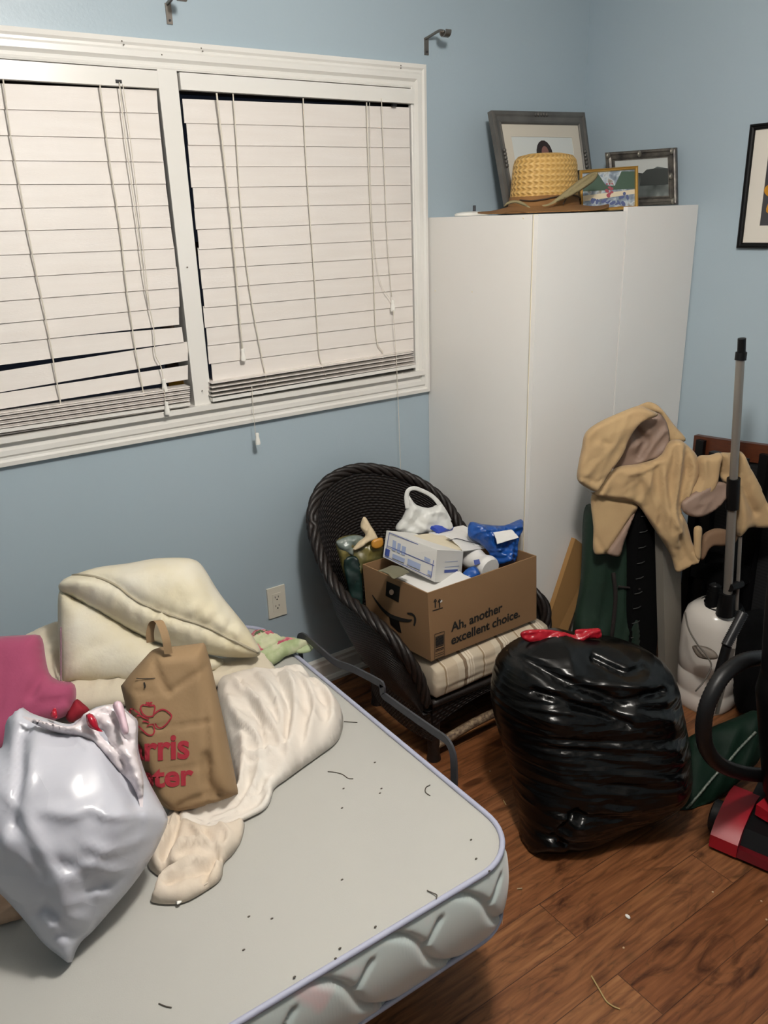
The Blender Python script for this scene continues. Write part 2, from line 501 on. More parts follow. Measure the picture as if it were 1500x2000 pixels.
bm = bmesh.new(); box(bm, XL - .1, XL, YF, WY + .12, 0, CEIL); struct('wall_left', bm, m_wall)
bm = bmesh.new(); box(bm, XL, WX, YF - .1, YF, 0, CEIL); struct('wall_front', bm, m_wall)

def moulding(bm, a, b, prof, out=(0, -1, 0), side=(0, 0, 1)):
    """extrude a profile of (side, out) offsets from a to b"""
    A, B, o, s = Vector(a), Vector(b), Vector(out), Vector(side)
    ra = [bm.verts.new(A + s * x + o * y) for x, y in prof]; rb = [bm.verts.new(B + s * x + o * y) for x, y in prof]
    for i in range(len(prof) - 1): bm.faces.new((ra[i], ra[i + 1], rb[i + 1], rb[i]))
    bm.faces.new(ra[::-1]); bm.faces.new(rb)
bm = bmesh.new()
bp = [(0, 0), (0, .028), (.012, .030), (.022, .024), (.024, .016), (.07, .016), (.078, .012), (.09, .012), (.098, .004), (.098, 0)]
moulding(bm, (XL, WY, 0), (1.80, WY, 0), bp); struct('baseboard_back', bm, m_trim)
bm = bmesh.new()
moulding(bm, (WX, 1.80, 0), (WX, YF, 0), bp, out=(-1, 0, 0)); struct('baseboard_right', bm, m_trim)

# ------------------------------------------------------------------ window
win = bpy.data.objects.new('window_1', None); COL.objects.link(win); win.location = (.93, WY, 1.12); win['kind'] = 'structure'; WLOC[win] = Vector((.93, WY, 1.12))
CX0, CX1, CZ0, CZ1 = 0.045, 1.808, 1.044, 2.113
prof = [(0, 0), (0, .020), (.012, .022), (.018, .017), (.024, .017), (.030, .023), (.044, .023), (.052, .014), (.060, .013), (.066, .018), (.0705, .016), (.0705, 0)]
bm = bmesh.new()
def casing_ring():
    rings = []
    for (cx, cz, sx, sz) in ((CX0, CZ0, 1, 1), (CX1, CZ0, -1, 1), (CX1, CZ1, -1, -1), (CX0, CZ1, 1, -1)):
        rings.append([bm.verts.new((cx + sx * p * (.061 / .0705 if True else 1), WY - h, cz + sz * p)) for p, h in prof])
    for i in range(4):
        A, B = rings[i], rings[(i + 1) % 4]
        for k in range(len(prof) - 1): bm.faces.new((A[k], A[k + 1], B[k + 1], B[k]))
casing_ring()
bm_link('casing', bm, m_trim, win)
bm = bmesh.new(); box(bm, OX0 - .02, OX1 + .02, WY - .036, WY + .03, OZ0 - .012, OZ0 + .004)
bm_link('sill', bm, m_trim, win, bevel=.006, seg=3, smooth='auto')
bm = bmesh.new()
box(bm, OX0 - .012, OX0, WY - .012, WY + .115, OZ0, OZ1); box(bm, OX1, OX1 + .012, WY - .012, WY + .115, OZ0, OZ1)
box(bm, OX0, OX1, WY - .012, WY + .115, OZ1, OZ1 + .012)
bm_link('jamb', bm, m_trim, win)
bm = bmesh.new(); box(bm, .899, .954, WY - .018, WY + .08, OZ0 + .002, OZ1)
bm_link('mullion', bm, m_trim, win, bevel=.004, smooth='auto')
m_sash = M('old brown varnish sash', '4a3522', 0.45, var=(8, '38281a', .6))
for (a, b) in ((OX0, .899), (.954, OX1)):
    bm = bmesh.new()
    for (x0, x1, z0, z1) in ((a, b, OZ0, OZ0 + .045), (a, b, OZ1 - .04, OZ1), (a, a + .035, OZ0, OZ1), (b - .035, b, OZ0, OZ1), (a, b, 1.56, 1.60)):
        box(bm, x0, x1, WY + .085, WY + .11, z0, z1)
    s_ = bm_link('sash', bm, m_sash, win)
    bm = bmesh.new(); box(bm, a + .03, b - .03, WY + .095, WY + .1, OZ0 + .04, OZ1 - .03); bm_link('pane', bm, m_glass, s_)
bm = bmesh.new(); hexa(bm, [at(p[0], p[1], y=WY + yy) for yy in (.075, .055) for p in ((331, 764), (362, 757), (359, 741), (329, 748))])
bm_link('sash_lock', bm, m_brass, win, bevel=.003, label='brass sash lock')
bm = bmesh.new()
for p in ((238, 80), (242, 87), (393, 94), (396, 100), (316, 107), (783, 128), (783, 133), (366, 522), (395, 763)):
    c = at(p[0], p[1], y=WY - .0225)
    bmesh.ops.create_icosphere(bm, subdivisions=1, radius=.0022, matrix=Matrix.Translation(c))
bm_link('nail_holes', bm, M('filler grey', '6d665c', .9), win)

# ------------------------------------------------------------------ blinds
def cordpts(px, y, n=5): return catmull([at(p[0], p[1], y=y) for p in px], n)
def tassel(name, px, parent, y):
    c = at(px[0], px[1], y=y); bm = bmesh.new()
    lathe(bm, [(.002, .020), (.0055, .018), (.0062, .013), (.0052, .008), (.0075, -.004), (.0085, -.014), (.0078, -.0185), (.004, -.0195)], c, 16)
    bm_link(name, bm, m_tass, parent, smooth='auto')
def slat_mesh(bm, xl, xr, top, bot, y):
    """one closed slat: top edge tipped a little into the room"""
    tl, tr = at(xl[0], top[0], y=y + .003), at(xr[0], top[1], y=y + .003)
    bl, br = at(xl[1], bot[0], y=y - .002), at(xr[1], bot[1], y=y - .002)
    n = Vector((0, -1, .3)).normalized() * .0024
    hexa(bm, [bl + n * 0, br + n * 0, br - n, bl - n, tl, tr, tr - n, tl - n])
def rowx(a, b, t): return a + (b - a) * t
blR = thing('window_blind', 'white slatted blind hanging closed in the window half nearest the wardrobe', 'blind', (1.35, WY, OZ0), None)
bm = bmesh.new()
box(bm, .958, 1.752, WY - .028, WY - .004, 1.996, 2.038); bm_link('valance', bm, m_trim, blR, bevel=.004, smooth='auto')
LR = [193, 237, 280, 322, 363, 403, 445, 484, 522, 561, 598, 637, 672, 708, 743]
RR = [210, 248, 285, 322, 358, 394, 428, 463, 497, 530, 562, 594, 625, 657, 683]
ys = WY - .012
bm = bmesh.new()
for i in range(14):
    t0, t1 = (LR[i] - 193) / 550, (LR[i + 1] - 193) / 550
    xl = rowx(358, 413, t0), rowx(358, 413, t1); xr = rowx(799, 808, (RR[i] - 210) / 473), rowx(799, 808, (RR[i + 1] - 210) / 473)
    jit = (-2, 1, 0, -1, 1, 0, 2, -1, 0, 1, -2, 0, -1, 3)[i]
    slat_mesh(bm, (xl[0] + jit, xl[1] + jit), xr, (LR[i], RR[i]), (LR[i + 1] + 3, RR[i + 1] + 3), ys)
for k in range(9):
    q = k / 8
    a, b = at(414, 746 + 33 * q, y=ys - .03 * (k % 2) - .004), at(806 + 6 * q, 686 + 29 * q, y=ys - .018 - .012 * (k % 2))
    hexa(bm, [a, b, b + Vector((0, .045, 0)), a + Vector((0, .045, 0))] + [p + Vector((0, 0, .0028)) for p in (a, b, b + Vector((0, .045, 0)), a + Vector((0, .045, 0)))])
bm_link('slats', bm, m_slat, blR)
bm = bmesh.new(); a, b = at(416, 785, y=WY - .04), at(812, 718, y=WY - .04)
hexa(bm, [a, b, b + Vector((0, .045, 0)), a + Vector((0, .045, 0))] + [p + Vector((0, 0, .011)) for p in (a, b, b + Vector((0, .045, 0)), a + Vector((0, .045, 0)))])
bm_link('bottom_rail', bm, m_trim, blR, bevel=.003, smooth='auto')
def ladder(parent, px, y):
    bm = bmesh.new(); tube(bm, cordpts(px, y), .0019, 6); bm_link('ladder_cord', bm, m_cord, parent, smooth=True)
ladder(blR, [(455, 183), (462, 280), (470, 400), (482, 520), (495, 610), (510, 690), (520, 745), (512, 770)], ys - .0125)
ladder(blR, [(592, 192), (597, 300), (605, 420), (614, 540), (620, 640), (625, 700), (640, 745)], ys - .0125)
ladder(blR, [(716, 200), (719, 300), (724, 420), (730, 540), (735, 660), (748, 690), (743, 725)], ys - .0125)
bm = bmesh.new(); tube(bm, cordpts([(423, 182), (440, 330), (458, 500), (474, 690)], ys - .019), .0028, 6); bm_link('tilt_cord', bm, m_cord, blR, smooth=True)
tassel('tassel', (475, 693), blR, ys - .019)
bm = bmesh.new(); tube(bm, cordpts([(745, 192), (751, 330), (757, 470), (765, 580)], ys - .019), .0013, 6)
tube(bm, cordpts([(722, 200), (726, 400), (740, 540), (764, 588)], ys - .018), .0009, 6)
tube(bm, cordpts([(768, 606), (775, 720), (780, 850), (783, 925)], WY - .045), .0011, 6)
bm_link('lift_cord', bm, m_cord, blR, smooth=True)
tassel('tassel', (767, 597), blR, ys - .019)
bm = bmesh.new(); tube(bm, cordpts([(492, 755), (494, 790), (499, 850)], WY - .047), .0010, 6); bm_link('lift_cord', bm, m_cord, blR, smooth=True)
tassel('tassel', (503, 857), blR, WY - .047)
bm = bmesh.new()
box(bm, 1.665, 1.680, WY - .0295, WY - .02, 1.985, 1.992); bm_link('cord_guide', bm, m_black, blR)

blL = thing('window_blind', 'white slatted blind with sagging crooked bottom slats, in the window half left of the mullion', 'blind', (.5, WY, OZ0), None)
bm = bmesh.new(); box(bm, .112, .895, WY - .028, WY - .004, 1.996, 2.038); bm_link('valance', bm, m_trim, blL, bevel=.004, smooth='auto')
#       top-left, top-right, bottom-left, bottom-right at x=0 / right end ; right end px
SL = [(163, 176, 213, 221, 303, 306), (211, 218, 264, 271, 306, 311), (262, 268, 313, 316, 311, 316), (311, 313, 360, 359, 316, 321), (357, 356, 407, 401, 320, 326),
      (404, 398, 451, 443, 325, 331), (449, 440, 498, 485, 330, 337), (495, 481, 543, 523, 337, 341), (541, 521, 588, 562, 342, 346), (586, 560, 632, 599, 346, 348),
      (633, 594, 671, 634, 346, 347), (669, 639, 713, 668, 352, 356), (725, 667, 766, 704, 364, 364), (768, 713, 799, 741, 364, 364)]
bm = bmesh.new()
def ext(l, rgt, xr, x=-190): return l + (rgt - l) / xr * x
for (tl, tr, bl, br, x0, x1) in SL:
    slat_mesh(bm, (-190, -190), (x0 + 3, x1 + 3), (ext(tl, tr, x0), tr), (ext(bl, br, x1), br), ys)
for k in range(11):
    q = k / 10
    l, rgt = 808 + 42 * q, 756 + 38 * q
    a, b = at(-190, ext(l, rgt, 370), y=ys - .02 - .008 * (k % 2)), at(371, rgt, y=ys - .02 - .008 * (k % 2))
    e = Vector((0, .045, 0)); h = Vector((0, 0, .0028))
    hexa(bm, [a, b, b + e, a + e, a + h, b + h, b + e + h, a + e + h])
bm_link('slats', bm, m_slat, blL)
bm = bmesh.new(); a, b = at(-190, ext(846, 792, 372), y=WY - .042), at(372, 792, y=WY - .042)
e = Vector((0, .045, 0)); h = Vector((0, 0, .009)); hexa(bm, [a, b, b + e, a + e, a + h, b + h, b + e + h, a + e + h])
bm_link('bottom_rail', bm, m_trim, blL, bevel=.003, smooth='auto')
ladder(blL, [(6, 155), (20, 260), (45, 400), (65, 505), (87, 610), (100, 680), (110, 740), (118, 785), (122, 822)], ys - .0125)
ladder(blL, [(195, 165), (212, 300), (235, 450), (247, 560), (257, 630), (264, 680), (275, 740), (285, 795)], ys - .0125)
bm = bmesh.new(); tube(bm, cordpts([(233, 160), (245, 270), (268, 440), (284, 560), (300, 640), (303, 690), (314, 715), (320, 745)], ys - .019), .0015, 6)
tube(bm, cordpts([(240, 165), (258, 300), (276, 450), (292, 600)], ys - .018), .0013, 6)
tube(bm, cordpts([(321, 757), (323, 790)], WY - .045), .001, 6)
bm_link('lift_cord', bm, m_cord, blL, smooth=True)
tassel('tassel', (321, 753), blL, ys - .02); tassel('tassel', (326, 797), blL, WY - .047)
bm = bmesh.new(); c = at(232, 159, y=WY - .03); box(bm, c.x - .008, c.x + .008, WY - .030, WY - .02, c.z - .004, c.z + .004); bm_link('cord_guide', bm, m_black, blL)

# ------------------------------------------------------------------ curtain rod brackets
for (p, lab) in (((326, 10), 'nickel curtain rod bracket above the middle of the window'), ((831, 77), 'nickel curtain rod bracket above the top right window corner')):
    b = at(p[0], p[1], y=WY)
    t = thing('curtain_bracket', lab, 'bracket', (b.x, WY, b.z - .03), None)
    bm = bmesh.new(); box(bm, b.x - .006, b.x + .010, WY - .004, WY, b.z - .045, b.z + .004)
    bm_link('wall_plate', bm, m_steel, t, bevel=.0015)
    bm = bmesh.new(); tube(bm, catmull([(b.x, WY - .002, b.z + .002), (b.x, WY - .03, b.z + .006), (b.x + .001, WY - .07, b.z + .012), (b.x + .001, WY - .095, b.z + .006)], 6), .0045, 8)
    bm_link('arm', bm, m_steel, t, smooth=True)
    bm = bmesh.new(); cc = Vector((b.x + .002, WY - .10, b.z + .006))
    n_ = 14; rows = []
    for rr_ in (.014, .017):
        rows.append([(cc.x + sx, cc.y + rr_ * math.cos(a), cc.z + rr_ * math.sin(a)) for a in [math.pi * (.95 + 1.1 * i / (n_ - 1)) for i in range(n_)] for sx in (0,)])
    for sx in (-.011, .011):
        pass
    V = [[[bm.verts.new((p_[0] + sx, p_[1], p_[2])) for p_ in row] for sx in (-.011, .011)] for row in rows]
    for i in range(n_ - 1):
        bm.faces.new((V[0][0][i], V[0][0][i + 1], V[0][1][i + 1], V[0][1][i])); bm.faces.new((V[1][0][i], V[1][1][i], V[1][1][i + 1], V[1][0][i + 1]))
        for s_ in (0, 1): bm.faces.new((V[0][s_][i], V[1][s_][i], V[1][s_][i + 1], V[0][s_][i + 1]))
    for i in (0, n_ - 1): bm.faces.new((V[0][0][i], V[0][1][i], V[1][1][i], V[1][0][i]))
    bm_link('cup', bm, m_steel, t, smooth='auto')
    bm = bmesh.new(); bmesh.ops.create_cone(bm, cap_ends=True, segments=10, radius1=.003, radius2=.003, depth=.004, matrix=Matrix.Translation((b.x + .002, WY - .005, b.z - .036)) @ Matrix.Rotation(math.pi / 2, 4, 'X'))
    bm_link('screw', bm, m_iron, t)

# ------------------------------------------------------------------ outlet
c = (at(519, 1151, y=WY) + at(559, 1197, y=WY)) / 2
t = thing('wall_outlet', 'white double wall outlet low on the blue wall beside the wicker chair', 'outlet', (c.x, WY, c.z - .058), None)
m_out = M('ivory plastic', 'd8d3c4', 0.35)
bm = bmesh.new(); box(bm, c.x - .035, c.x + .035, WY - .007, WY, c.z - .0575, c.z + .0575); bm_link('cover_plate', bm, m_out, t, bevel=.003, smooth='auto')
bm = bmesh.new(); box(bm, c.x - .017, c.x + .017, WY - .009, WY - .006, c.z - .034, c.z + .034); bm_link('receptacle', bm, m_out, t, bevel=.001)
bm = bmesh.new()
for dz in (.017, -.017):
    for dx in (-.007, .006): box(bm, c.x + dx - .001, c.x + dx + .001, WY - .0095, WY - .008, c.z + dz, c.z + dz + .007)
    bmesh.ops.create_cone(bm, cap_ends=True, segments=10, radius1=.0026, radius2=.0026, depth=.002, matrix=Matrix.Translation((c.x, WY - .009, c.z + dz - .006)) @ Matrix.Rotation(math.pi / 2, 4, 'X'))
bm_link('slots', bm, m_print, t)

# ------------------------------------------------------------------ wardrobe
w = thing('wardrobe', 'tall plain white two-door wardrobe standing in the room corner', 'wardrobe', (2.2, 2.08, 0), None)
HW = 1.647
bm = bmesh.new()
box(bm, 1.815, 1.833, 1.835, WY - .002, 0, HW); box(bm, 2.562, WX - .002, 1.835, WY - .002, 0, HW)
box(bm, 1.833, 2.562, 1.835, WY - .002, HW - .018, HW); box(bm, 1.833, 2.562, 1.835, WY - .002, 0, .06); box(bm, 1.833, 2.562, WY - .01, WY - .002, .06, HW - .018)
bm_link('carcass', bm, m_ward, w)
bm = bmesh.new(); box(bm, 1.815, 1.834, 1.832, 1.836, 0, HW); bm_link('edge_strip', bm, m_wedge, w)
bm = bmesh.new(); box(bm, 1.816, 2.209, 1.815, 1.832, .03, HW - .001); bm_link('door', bm, m_ward, w, bevel=.0015)
bm = bmesh.new(); box(bm, 2.2125, WX - .004, 1.813, 1.830, .03, HW + .013); bm_link('door', bm, m_ward, w, bevel=.0015)
for p in ((850, 568), (922, 570), (1022, 426)):
    bm = bmesh.new(); q = at(p[0], p[1], x=1.8145); bmesh.ops.create_icosphere(bm, subdivisions=1, radius=.003, matrix=Matrix.Translation(q) @ Matrix.Diagonal((.4, 1, 1, 1)))
    bm_link('cover_cap', bm, m_wedge, w)

# ------------------------------------------------------------------ things on the wardrobe
def framed(name, label, cs, border, matw, depth, m_fr, m_mat, m_pic, group=None):
    """cs: bl, br, tr, tl of the front face"""
    bl, br, tr, tl = [Vector(p) for p in cs]
    n = (br - bl).cross(tl - bl).normalized()
    t = thing(name, label, 'picture frame', tuple((bl + br) / 2 - n * depth / 2), group)
    wd, hg = (br - bl).length, (tl - bl).length
    def P(s, q, o=0): return bl.lerp(br, s).lerp(tl.lerp(tr, s), q) + n * o
    def inset(k): return [P(k / wd, k / hg), P(1 - k / wd, k / hg), P(1 - k / wd, 1 - k / hg), P(k / wd, 1 - k / hg)]
    bm = bmesh.new()
    prof = [(0, -depth), (0, -.002), (.12, 0), (.3, .001), (.45, -.003), (.75, -.005), (.9, -.002), (1, -.006), (1, -depth)]
    rings = [[bm.verts.new(p + n * o) for p in inset(border * k)] for k, o in prof]
    for A, B in zip(rings, rings[1:]):
        for i in range(4): bm.faces.new((A[i], A[(i + 1) % 4], B[(i + 1) % 4], B[i]))
    A = rings[0]; bm.faces.new(A[::-1])
    bm_link('moulding', bm, m_fr, t)
    q = inset(border * .98)
    if matw:
        bm = bmesh.new()
        a = [bm.verts.new(p - n * .008) for p in q]; b = [bm.verts.new(p - n * .008) for p in inset(border + matw)]
        c_ = [bm.verts.new(p - n * .011) for p in inset(border + matw)]
        for i in range(4):
            bm.faces.new((a[i], a[(i + 1) % 4], b[(i + 1) % 4], b[i])); bm.faces.new((b[i], b[(i + 1) % 4], c_[(i + 1) % 4], c_[i]))
        bm_link('mat_board', bm, m_mat, t)
    q = inset(border + matw * .98)
    bm = bmesh.new(); hexa(bm, [p - n * .014 for p in q] + [p - n * .010 for p in q]); pic = bm_link('picture', bm, m_pic, t)
    k = border + matw
    def art(s, q_, o=-.0095): return P((k + (wd - 2 * k) * s) / wd, (k + (hg - 2 * k) * q_) / hg, o)
    return t, pic, art, P, n
def patch(bm, art, pts, o=-.0095, th=.0006, n=None):
    v = [bm.verts.new(art(s, q, o)) for s, q in pts]; bm.faces.new(v)
def ell(cx, cy, rx, ry, n=18, rot=0): 
    return [(cx + rx * math.cos(a) * math.cos(rot) - ry * math.sin(a) * math.sin(rot), cy + rx * math.cos(a) * math.sin(rot) + ry * math.sin(a) * math.cos(rot)) for a in [2 * math.pi * i / n for i in range(n)]]
m_gframe = M('pewter grey frame', '6f6c67', 0.4, 0.35, var=(14, '5b5854', .6), bump=(25, .001))
m_cream = M('cream mat board', 'cfc7b8', 0.9)
m_photo = M('pale photo paper', 'd3d6d2', 0.35)
HT = HW + .001
t, pic, art, P_, n_ = framed('picture_frame', 'large pewter grey frame with cream mat, leaning in the corner behind the straw hat', 
    [at(992, 400, y=2.17), at(1166, 401, y=2.20), at(1143, 219, y=2.285), at(960, 215, y=2.255)], .042, .04, .02, m_gframe, m_cream, m_photo)
bm = bmesh.new(); patch(bm, art, ell(.50, .60, .135, .33)); bm_link('portrait_hair', bm, M('dark brown photo tone', '2a1c1a', .5), pic)
bm = bmesh.new(); patch(bm, art, ell(.51, .64, .06, .16), -.009); bm_link('portrait_face', bm, M('skin photo tone', '8a6057', .5), pic)
for (s, q) in ((.06, .5), (.94, .5), (.5, .965)):
    bm = bmesh.new()
    for k in range(5):
        c = P_(s + (0 if s != .5 else (k - 2) * .03), q + ((k - 2) * .04 if s != .5 else 0), .001)
        bmesh.ops.create_icosphere(bm, subdivisions=1, radius=.008, matrix=Matrix.Translation(c) @ Matrix.Diagonal((1, .5, 1, 1)))
    bm_link('carved_ornament', bm, m_gframe, t, smooth=True)

m_oframe = M('dark bronze ornate frame', '3d3a3a', 0.4, 0.5, var=(30, '6f6a62', .7), bump=(60, .003))
m_bw = NT('grey photograph'); 
_tc = m_bw.n('ShaderNodeTexCoord').outputs['Object']; _no = m_bw.n('ShaderNodeTexNoise'); _no.inputs['Scale'].default_value = 14; m_bw.l(_tc, _no.inputs[0])
m_bw.l(m_bw.ramp(_no.outputs[0], [(.35, '3b403f'), (.6, '6c7270'), (.8, 'a9adab')]), m_bw.b.inputs['Base Color']); m_bw.set(Roughness=.25); m_bw = m_bw.m
t, pic, art, P_, n_ = framed('picture_frame', 'dark ornate frame holding a grey photograph, standing rearmost by the right wall', 
    [at(1190, 404, y=2.10), at(1322, 399, y=1.872), at(1320, 288, y=1.90), at(1181, 298, y=2.13)], .026, .004, .018, m_oframe, m_oframe, m_bw)
m_dk = M('dark photo tone', '2e3331', .4)
bm = bmesh.new(); patch(bm, art, [(0, .55), (.0, 1), (1, 1), (1, .72), (.8, .78), (.55, .62), (.3, .68)]); bm_link('photo_sky', bm, M('pale grey photo tone', 'b5b8b5', .35), pic)
bm = bmesh.new(); patch(bm, art, [(.5, .6), (.6, .72), (.8, .74), (1, .7), (1, .3), (.45, .3)], -.009); bm_link('photo_vehicle', bm, m_dk, pic)
m_osil = M('worn silver', '8d887d', .4, .6)
for (s, q) in ((.5, .93), (.93, .5), (.05, .06), (.95, .06), (.95, .94), (.05, .94)):
    bm = bmesh.new(); bmesh.ops.create_icosphere(bm, subdivisions=2, radius=.011, matrix=Matrix.Translation(P_(s, q, .001)) @ Matrix.Diagonal((1, .5, 1, 1)))
    bm_link('corner_ornament', bm, m_osil, t, smooth=True)

m_gold = M('thin gold frame', 'c9a45a', 0.35, 0.6)
m_col = NT('colour snapshot'); _tc = m_col.n('ShaderNodeTexCoord').outputs['Object']; _no = m_col.n('ShaderNodeTexNoise'); _no.inputs['Scale'].default_value = 35; m_col.l(_tc, _no.inputs[0])
m_col.l(m_col.ramp(_no.outputs[0], [(.3, '56606a'), (.48, '8b97a3'), (.56, 'b7bfc4'), (.66, '8a8478')]), m_col.b.inputs['Base Color']); m_col.set(Roughness=.25); m_col = m_col.m
framed('picture_frame', 'plain black-edged frame mostly hidden, between the large grey frame and the gold one',
       [at(1117, 413, y=2.05), at(1242, 404, y=1.95), at(1240, 325, y=1.98), at(1114, 333, y=2.08)], .012, 0, .014, m_black, m_cream, m_dk)
t, pic, art, P_, n_ = framed('picture_frame', 'small gold-rimmed frame with a colour snapshot of people, right of the hats',
    [at(1135, 413, y=1.965), at(1247, 406, y=1.875), at(1247, 323, y=1.91), at(1133, 332, y=2.0)], .009, 0, .012, m_gold, m_cream, m_col)
for nm, col, polys in (('photo_lawn', 'cfc2a8', [[(0, .38), (1, .46), (1, .34), (0, .22)]]), ('photo_trees', '44584a', [[(.0, .5), (1, .48), (1, .95), (.75, .98), (.62, .6), (.45, .62), (.3, .98), (.1, .9)]]),
                       ('photo_red_figures', '9a4a55', [ell(.52 + .05 * math.sin(k * 2.4), .56 - .045 * k, .035 + .012 * (k % 3), .035, 9, k) for k in range(6)] + [ell(.47 + .05 * k, .66, .015, .03, 8) for k in range(3)]),
                       ('photo_blue_figures', '525c84', [ell(.14 + .75 * ((k * .37) % 1), .08 + .20 * ((k * .61) % 1), .04 + .02 * (k % 3), .025 + .015 * (k % 2), 8, k) for k in range(16)] + [ell(.80, .36, .03, .05, 8)])):
    bm = bmesh.new()
    for i, q in enumerate(polys): patch(bm, art, q, {'photo_lawn': -.0094, 'photo_trees': -.0093, 'photo_red_figures': -.0091, 'photo_blue_figures': -.009}[nm] + i * .00003)
    bm_link(nm, bm, M(nm.replace('_', ' '), col, .4), pic)

# hats
def straw_mat():
    t = NT('coarse plaited straw'); tc = t.n('ShaderNodeTexCoord').outputs['Object']
    sp = t.n('ShaderNodeSeparateXYZ'); t.l(tc, sp.inputs[0])
    an = t.math('ARCTAN2', sp.outputs[1], sp.outputs[0])
    no = t.n('ShaderNodeTexNoise'); no.inputs['Scale'].default_value = 40; t.l(tc, no.inputs[0])
    rz = t.math('MULTIPLY', t.math('ADD', sp.outputs[2], t.math('MULTIPLY', no.outputs[0], .004)), 2 * math.pi / .0165)
    st = t.math('SINE', t.math('ADD', t.math('MULTIPLY', an, 36), t.math('MULTIPLY', t.math('SINE', rz), 1.6)))
    h = t.math('ADD', t.math('MULTIPLY', t.math('SINE', rz), .6), t.math('MULTIPLY', st, .4))
    t.l(t.ramp(t.math('ADD', t.math('MULTIPLY', h, .35), .5), [(.05, 'a8803f'), (.5, 'c79e58'), (.95, 'd6b374')]), t.b.inputs['Base Color'])
    t.set(Roughness=.6); t.bump(h, .8, .003); return t.m
m_straw = straw_mat()
hc = at(1062, 404, y=2.03); hc.z = HT
sh = thing('straw_hat', 'tall golden straw hat crown stacked on the brown hat on the wardrobe', 'hat', (hc.x, hc.y, HT + .03), None)
bm = bmesh.new()
lathe(bm, [(.122, .030), (.119, .055), (.115, .10), (.111, .145), (.106, .162), (.094, .174), (.06, .181), (.001, .182)], (hc.x, hc.y, HT), 48, 1.0, .85)
bm_link('crown', bm, m_straw, sh, smooth=True)
m_olive = M('olive tan canvas brim', '8f835f', 0.85, bump=(200, .001), var=(8, '7c7050', .6))
bh = thing('felt_hat', 'brown wide-brimmed hat with a cord, lying under the straw hat', 'hat', (hc.x, hc.y, HT), None)
m_brown = M('brown suede', '8a6236', 0.85, bump=(120, .0015), var=(10, '755029', .6))
def brim(bm, c, prof_fn, seg=64, nr=8, th=.003):
    V = []
    for s_ in (0, 1):
        V.append([[bm.verts.new(prof_fn(a, k / nr, s_ * th)) for a in [2 * math.pi * i / seg for i in range(seg)]] for k in range(nr + 1)])
    for k in range(nr):
        for i in range(seg):
            j = (i + 1) % seg
            bm.faces.new((V[1][k][i], V[1][k][j], V[1][k + 1][j], V[1][k + 1][i])); bm.faces.new((V[0][k][j], V[0][k][i], V[0][k + 1][i], V[0][k + 1][j]))
    for kk in (0, nr):
        for i in range(seg):
            j = (i + 1) % seg; bm.faces.new((V[0][kk][i], V[0][kk][j], V[1][kk][j], V[1][kk][i]))
def pf(a, k, o):
    r0, r1x, r1y = .105, .238, .185
    rx, ry = r0 + (r1x - r0) * k, r0 * .85 + (r1y - r0 * .85) * k
    up = .030 * (1 - k) ** 1.5 + .030 * k * k * max(0, math.cos(a)) ** 2 + .010 * k * k * max(0, math.sin(a))
    return (hc.x + rx * math.cos(a), hc.y + ry * math.sin(a), HT + .003 + up * .8 + o)
bm = bmesh.new(); brim(bm, hc, pf); bm_link('brim', bm, m_brown, bh, smooth=True)
bm = bmesh.new(); lathe(bm, [(.128, .018), (.124, .030), (.120, .052), (.117, .056), (.001, .058)], (hc.x, hc.y, HT), 40, 1, .86); bm_link('crown', bm, m_brown, bh, smooth=True)
bm = bmesh.new(); tube(bm, catmull([(hc.x + .127 * math.cos(a), hc.y + .109 * math.sin(a), HT + .046 + .007 * math.sin(3 * a)) for a in [math.pi * (1.05 + .9 * i / 8) for i in range(9)]], 5), .0022, 6)
tube(bm, catmull([(hc.x - .01, hc.y - .112, HT + .047), (hc.x - .03, hc.y - .12, HT + .034), (hc.x - .042, hc.y - .126, HT + .026)], 5), .0018, 6)
bm_link('hat_cord', bm, M('dark cord', '3a2a1c', .8), bh, smooth=True)
# olive hat brim turned up on the right
ob = thing('canvas_hat', 'olive canvas hat with its brim turned up steeply beside the straw crown', 'hat', (hc.x, hc.y, HT), None)
Pb = Plane(at(1100, 380, y=hc.y - .135), (-.35, -1, .2))
blob('brim', [(1058, 401), (1075, 396), (1100, 376), (1130, 352), (1152, 338), (1166, 336), (1168, 343), (1158, 356), (1135, 372), (1110, 386), (1085, 396), (1066, 403)], m_olive, ob, Pb, .012, .006, .012, .006,
     wr=lambda u, v: fold(u, v, 35, 4, 60, .003, 2), creases=[([(1062, 402), (1110, 378), (1160, 342)], .004, .006)])
blob('brim_edge', [(984, 404), (990, 395), (1003, 391), (1018, 393), (1032, 402), (1036, 406), (1022, 402), (1008, 397), (994, 399)], m_olive, ob, Plane(at(1010, 400, y=hc.y - .13)), .006, .004, .006, .004)
# small white lid with a knob
c = at(922, 416, y=2.285); c.z = HT
t = thing('dish_lid', 'low white lid with a small dark knob on the wardrobe, left of the hats', 'lid', (c.x, c.y, HT))
bm = bmesh.new(); lathe(bm, [(.062, 0), (.064, .006), (.057, .011), (.03, .014), (.001, .015)], (c.x, c.y, HT), 32, 1.1, .7); bm_link('cover', bm, m_tass, t, smooth=True)
bm = bmesh.new(); tube(bm, [(c.x + .01, c.y, HT + .014), (c.x + .01, c.y, HT + .034)], .005, 10); bm_link('knob', bm, m_iron, t, smooth='auto')

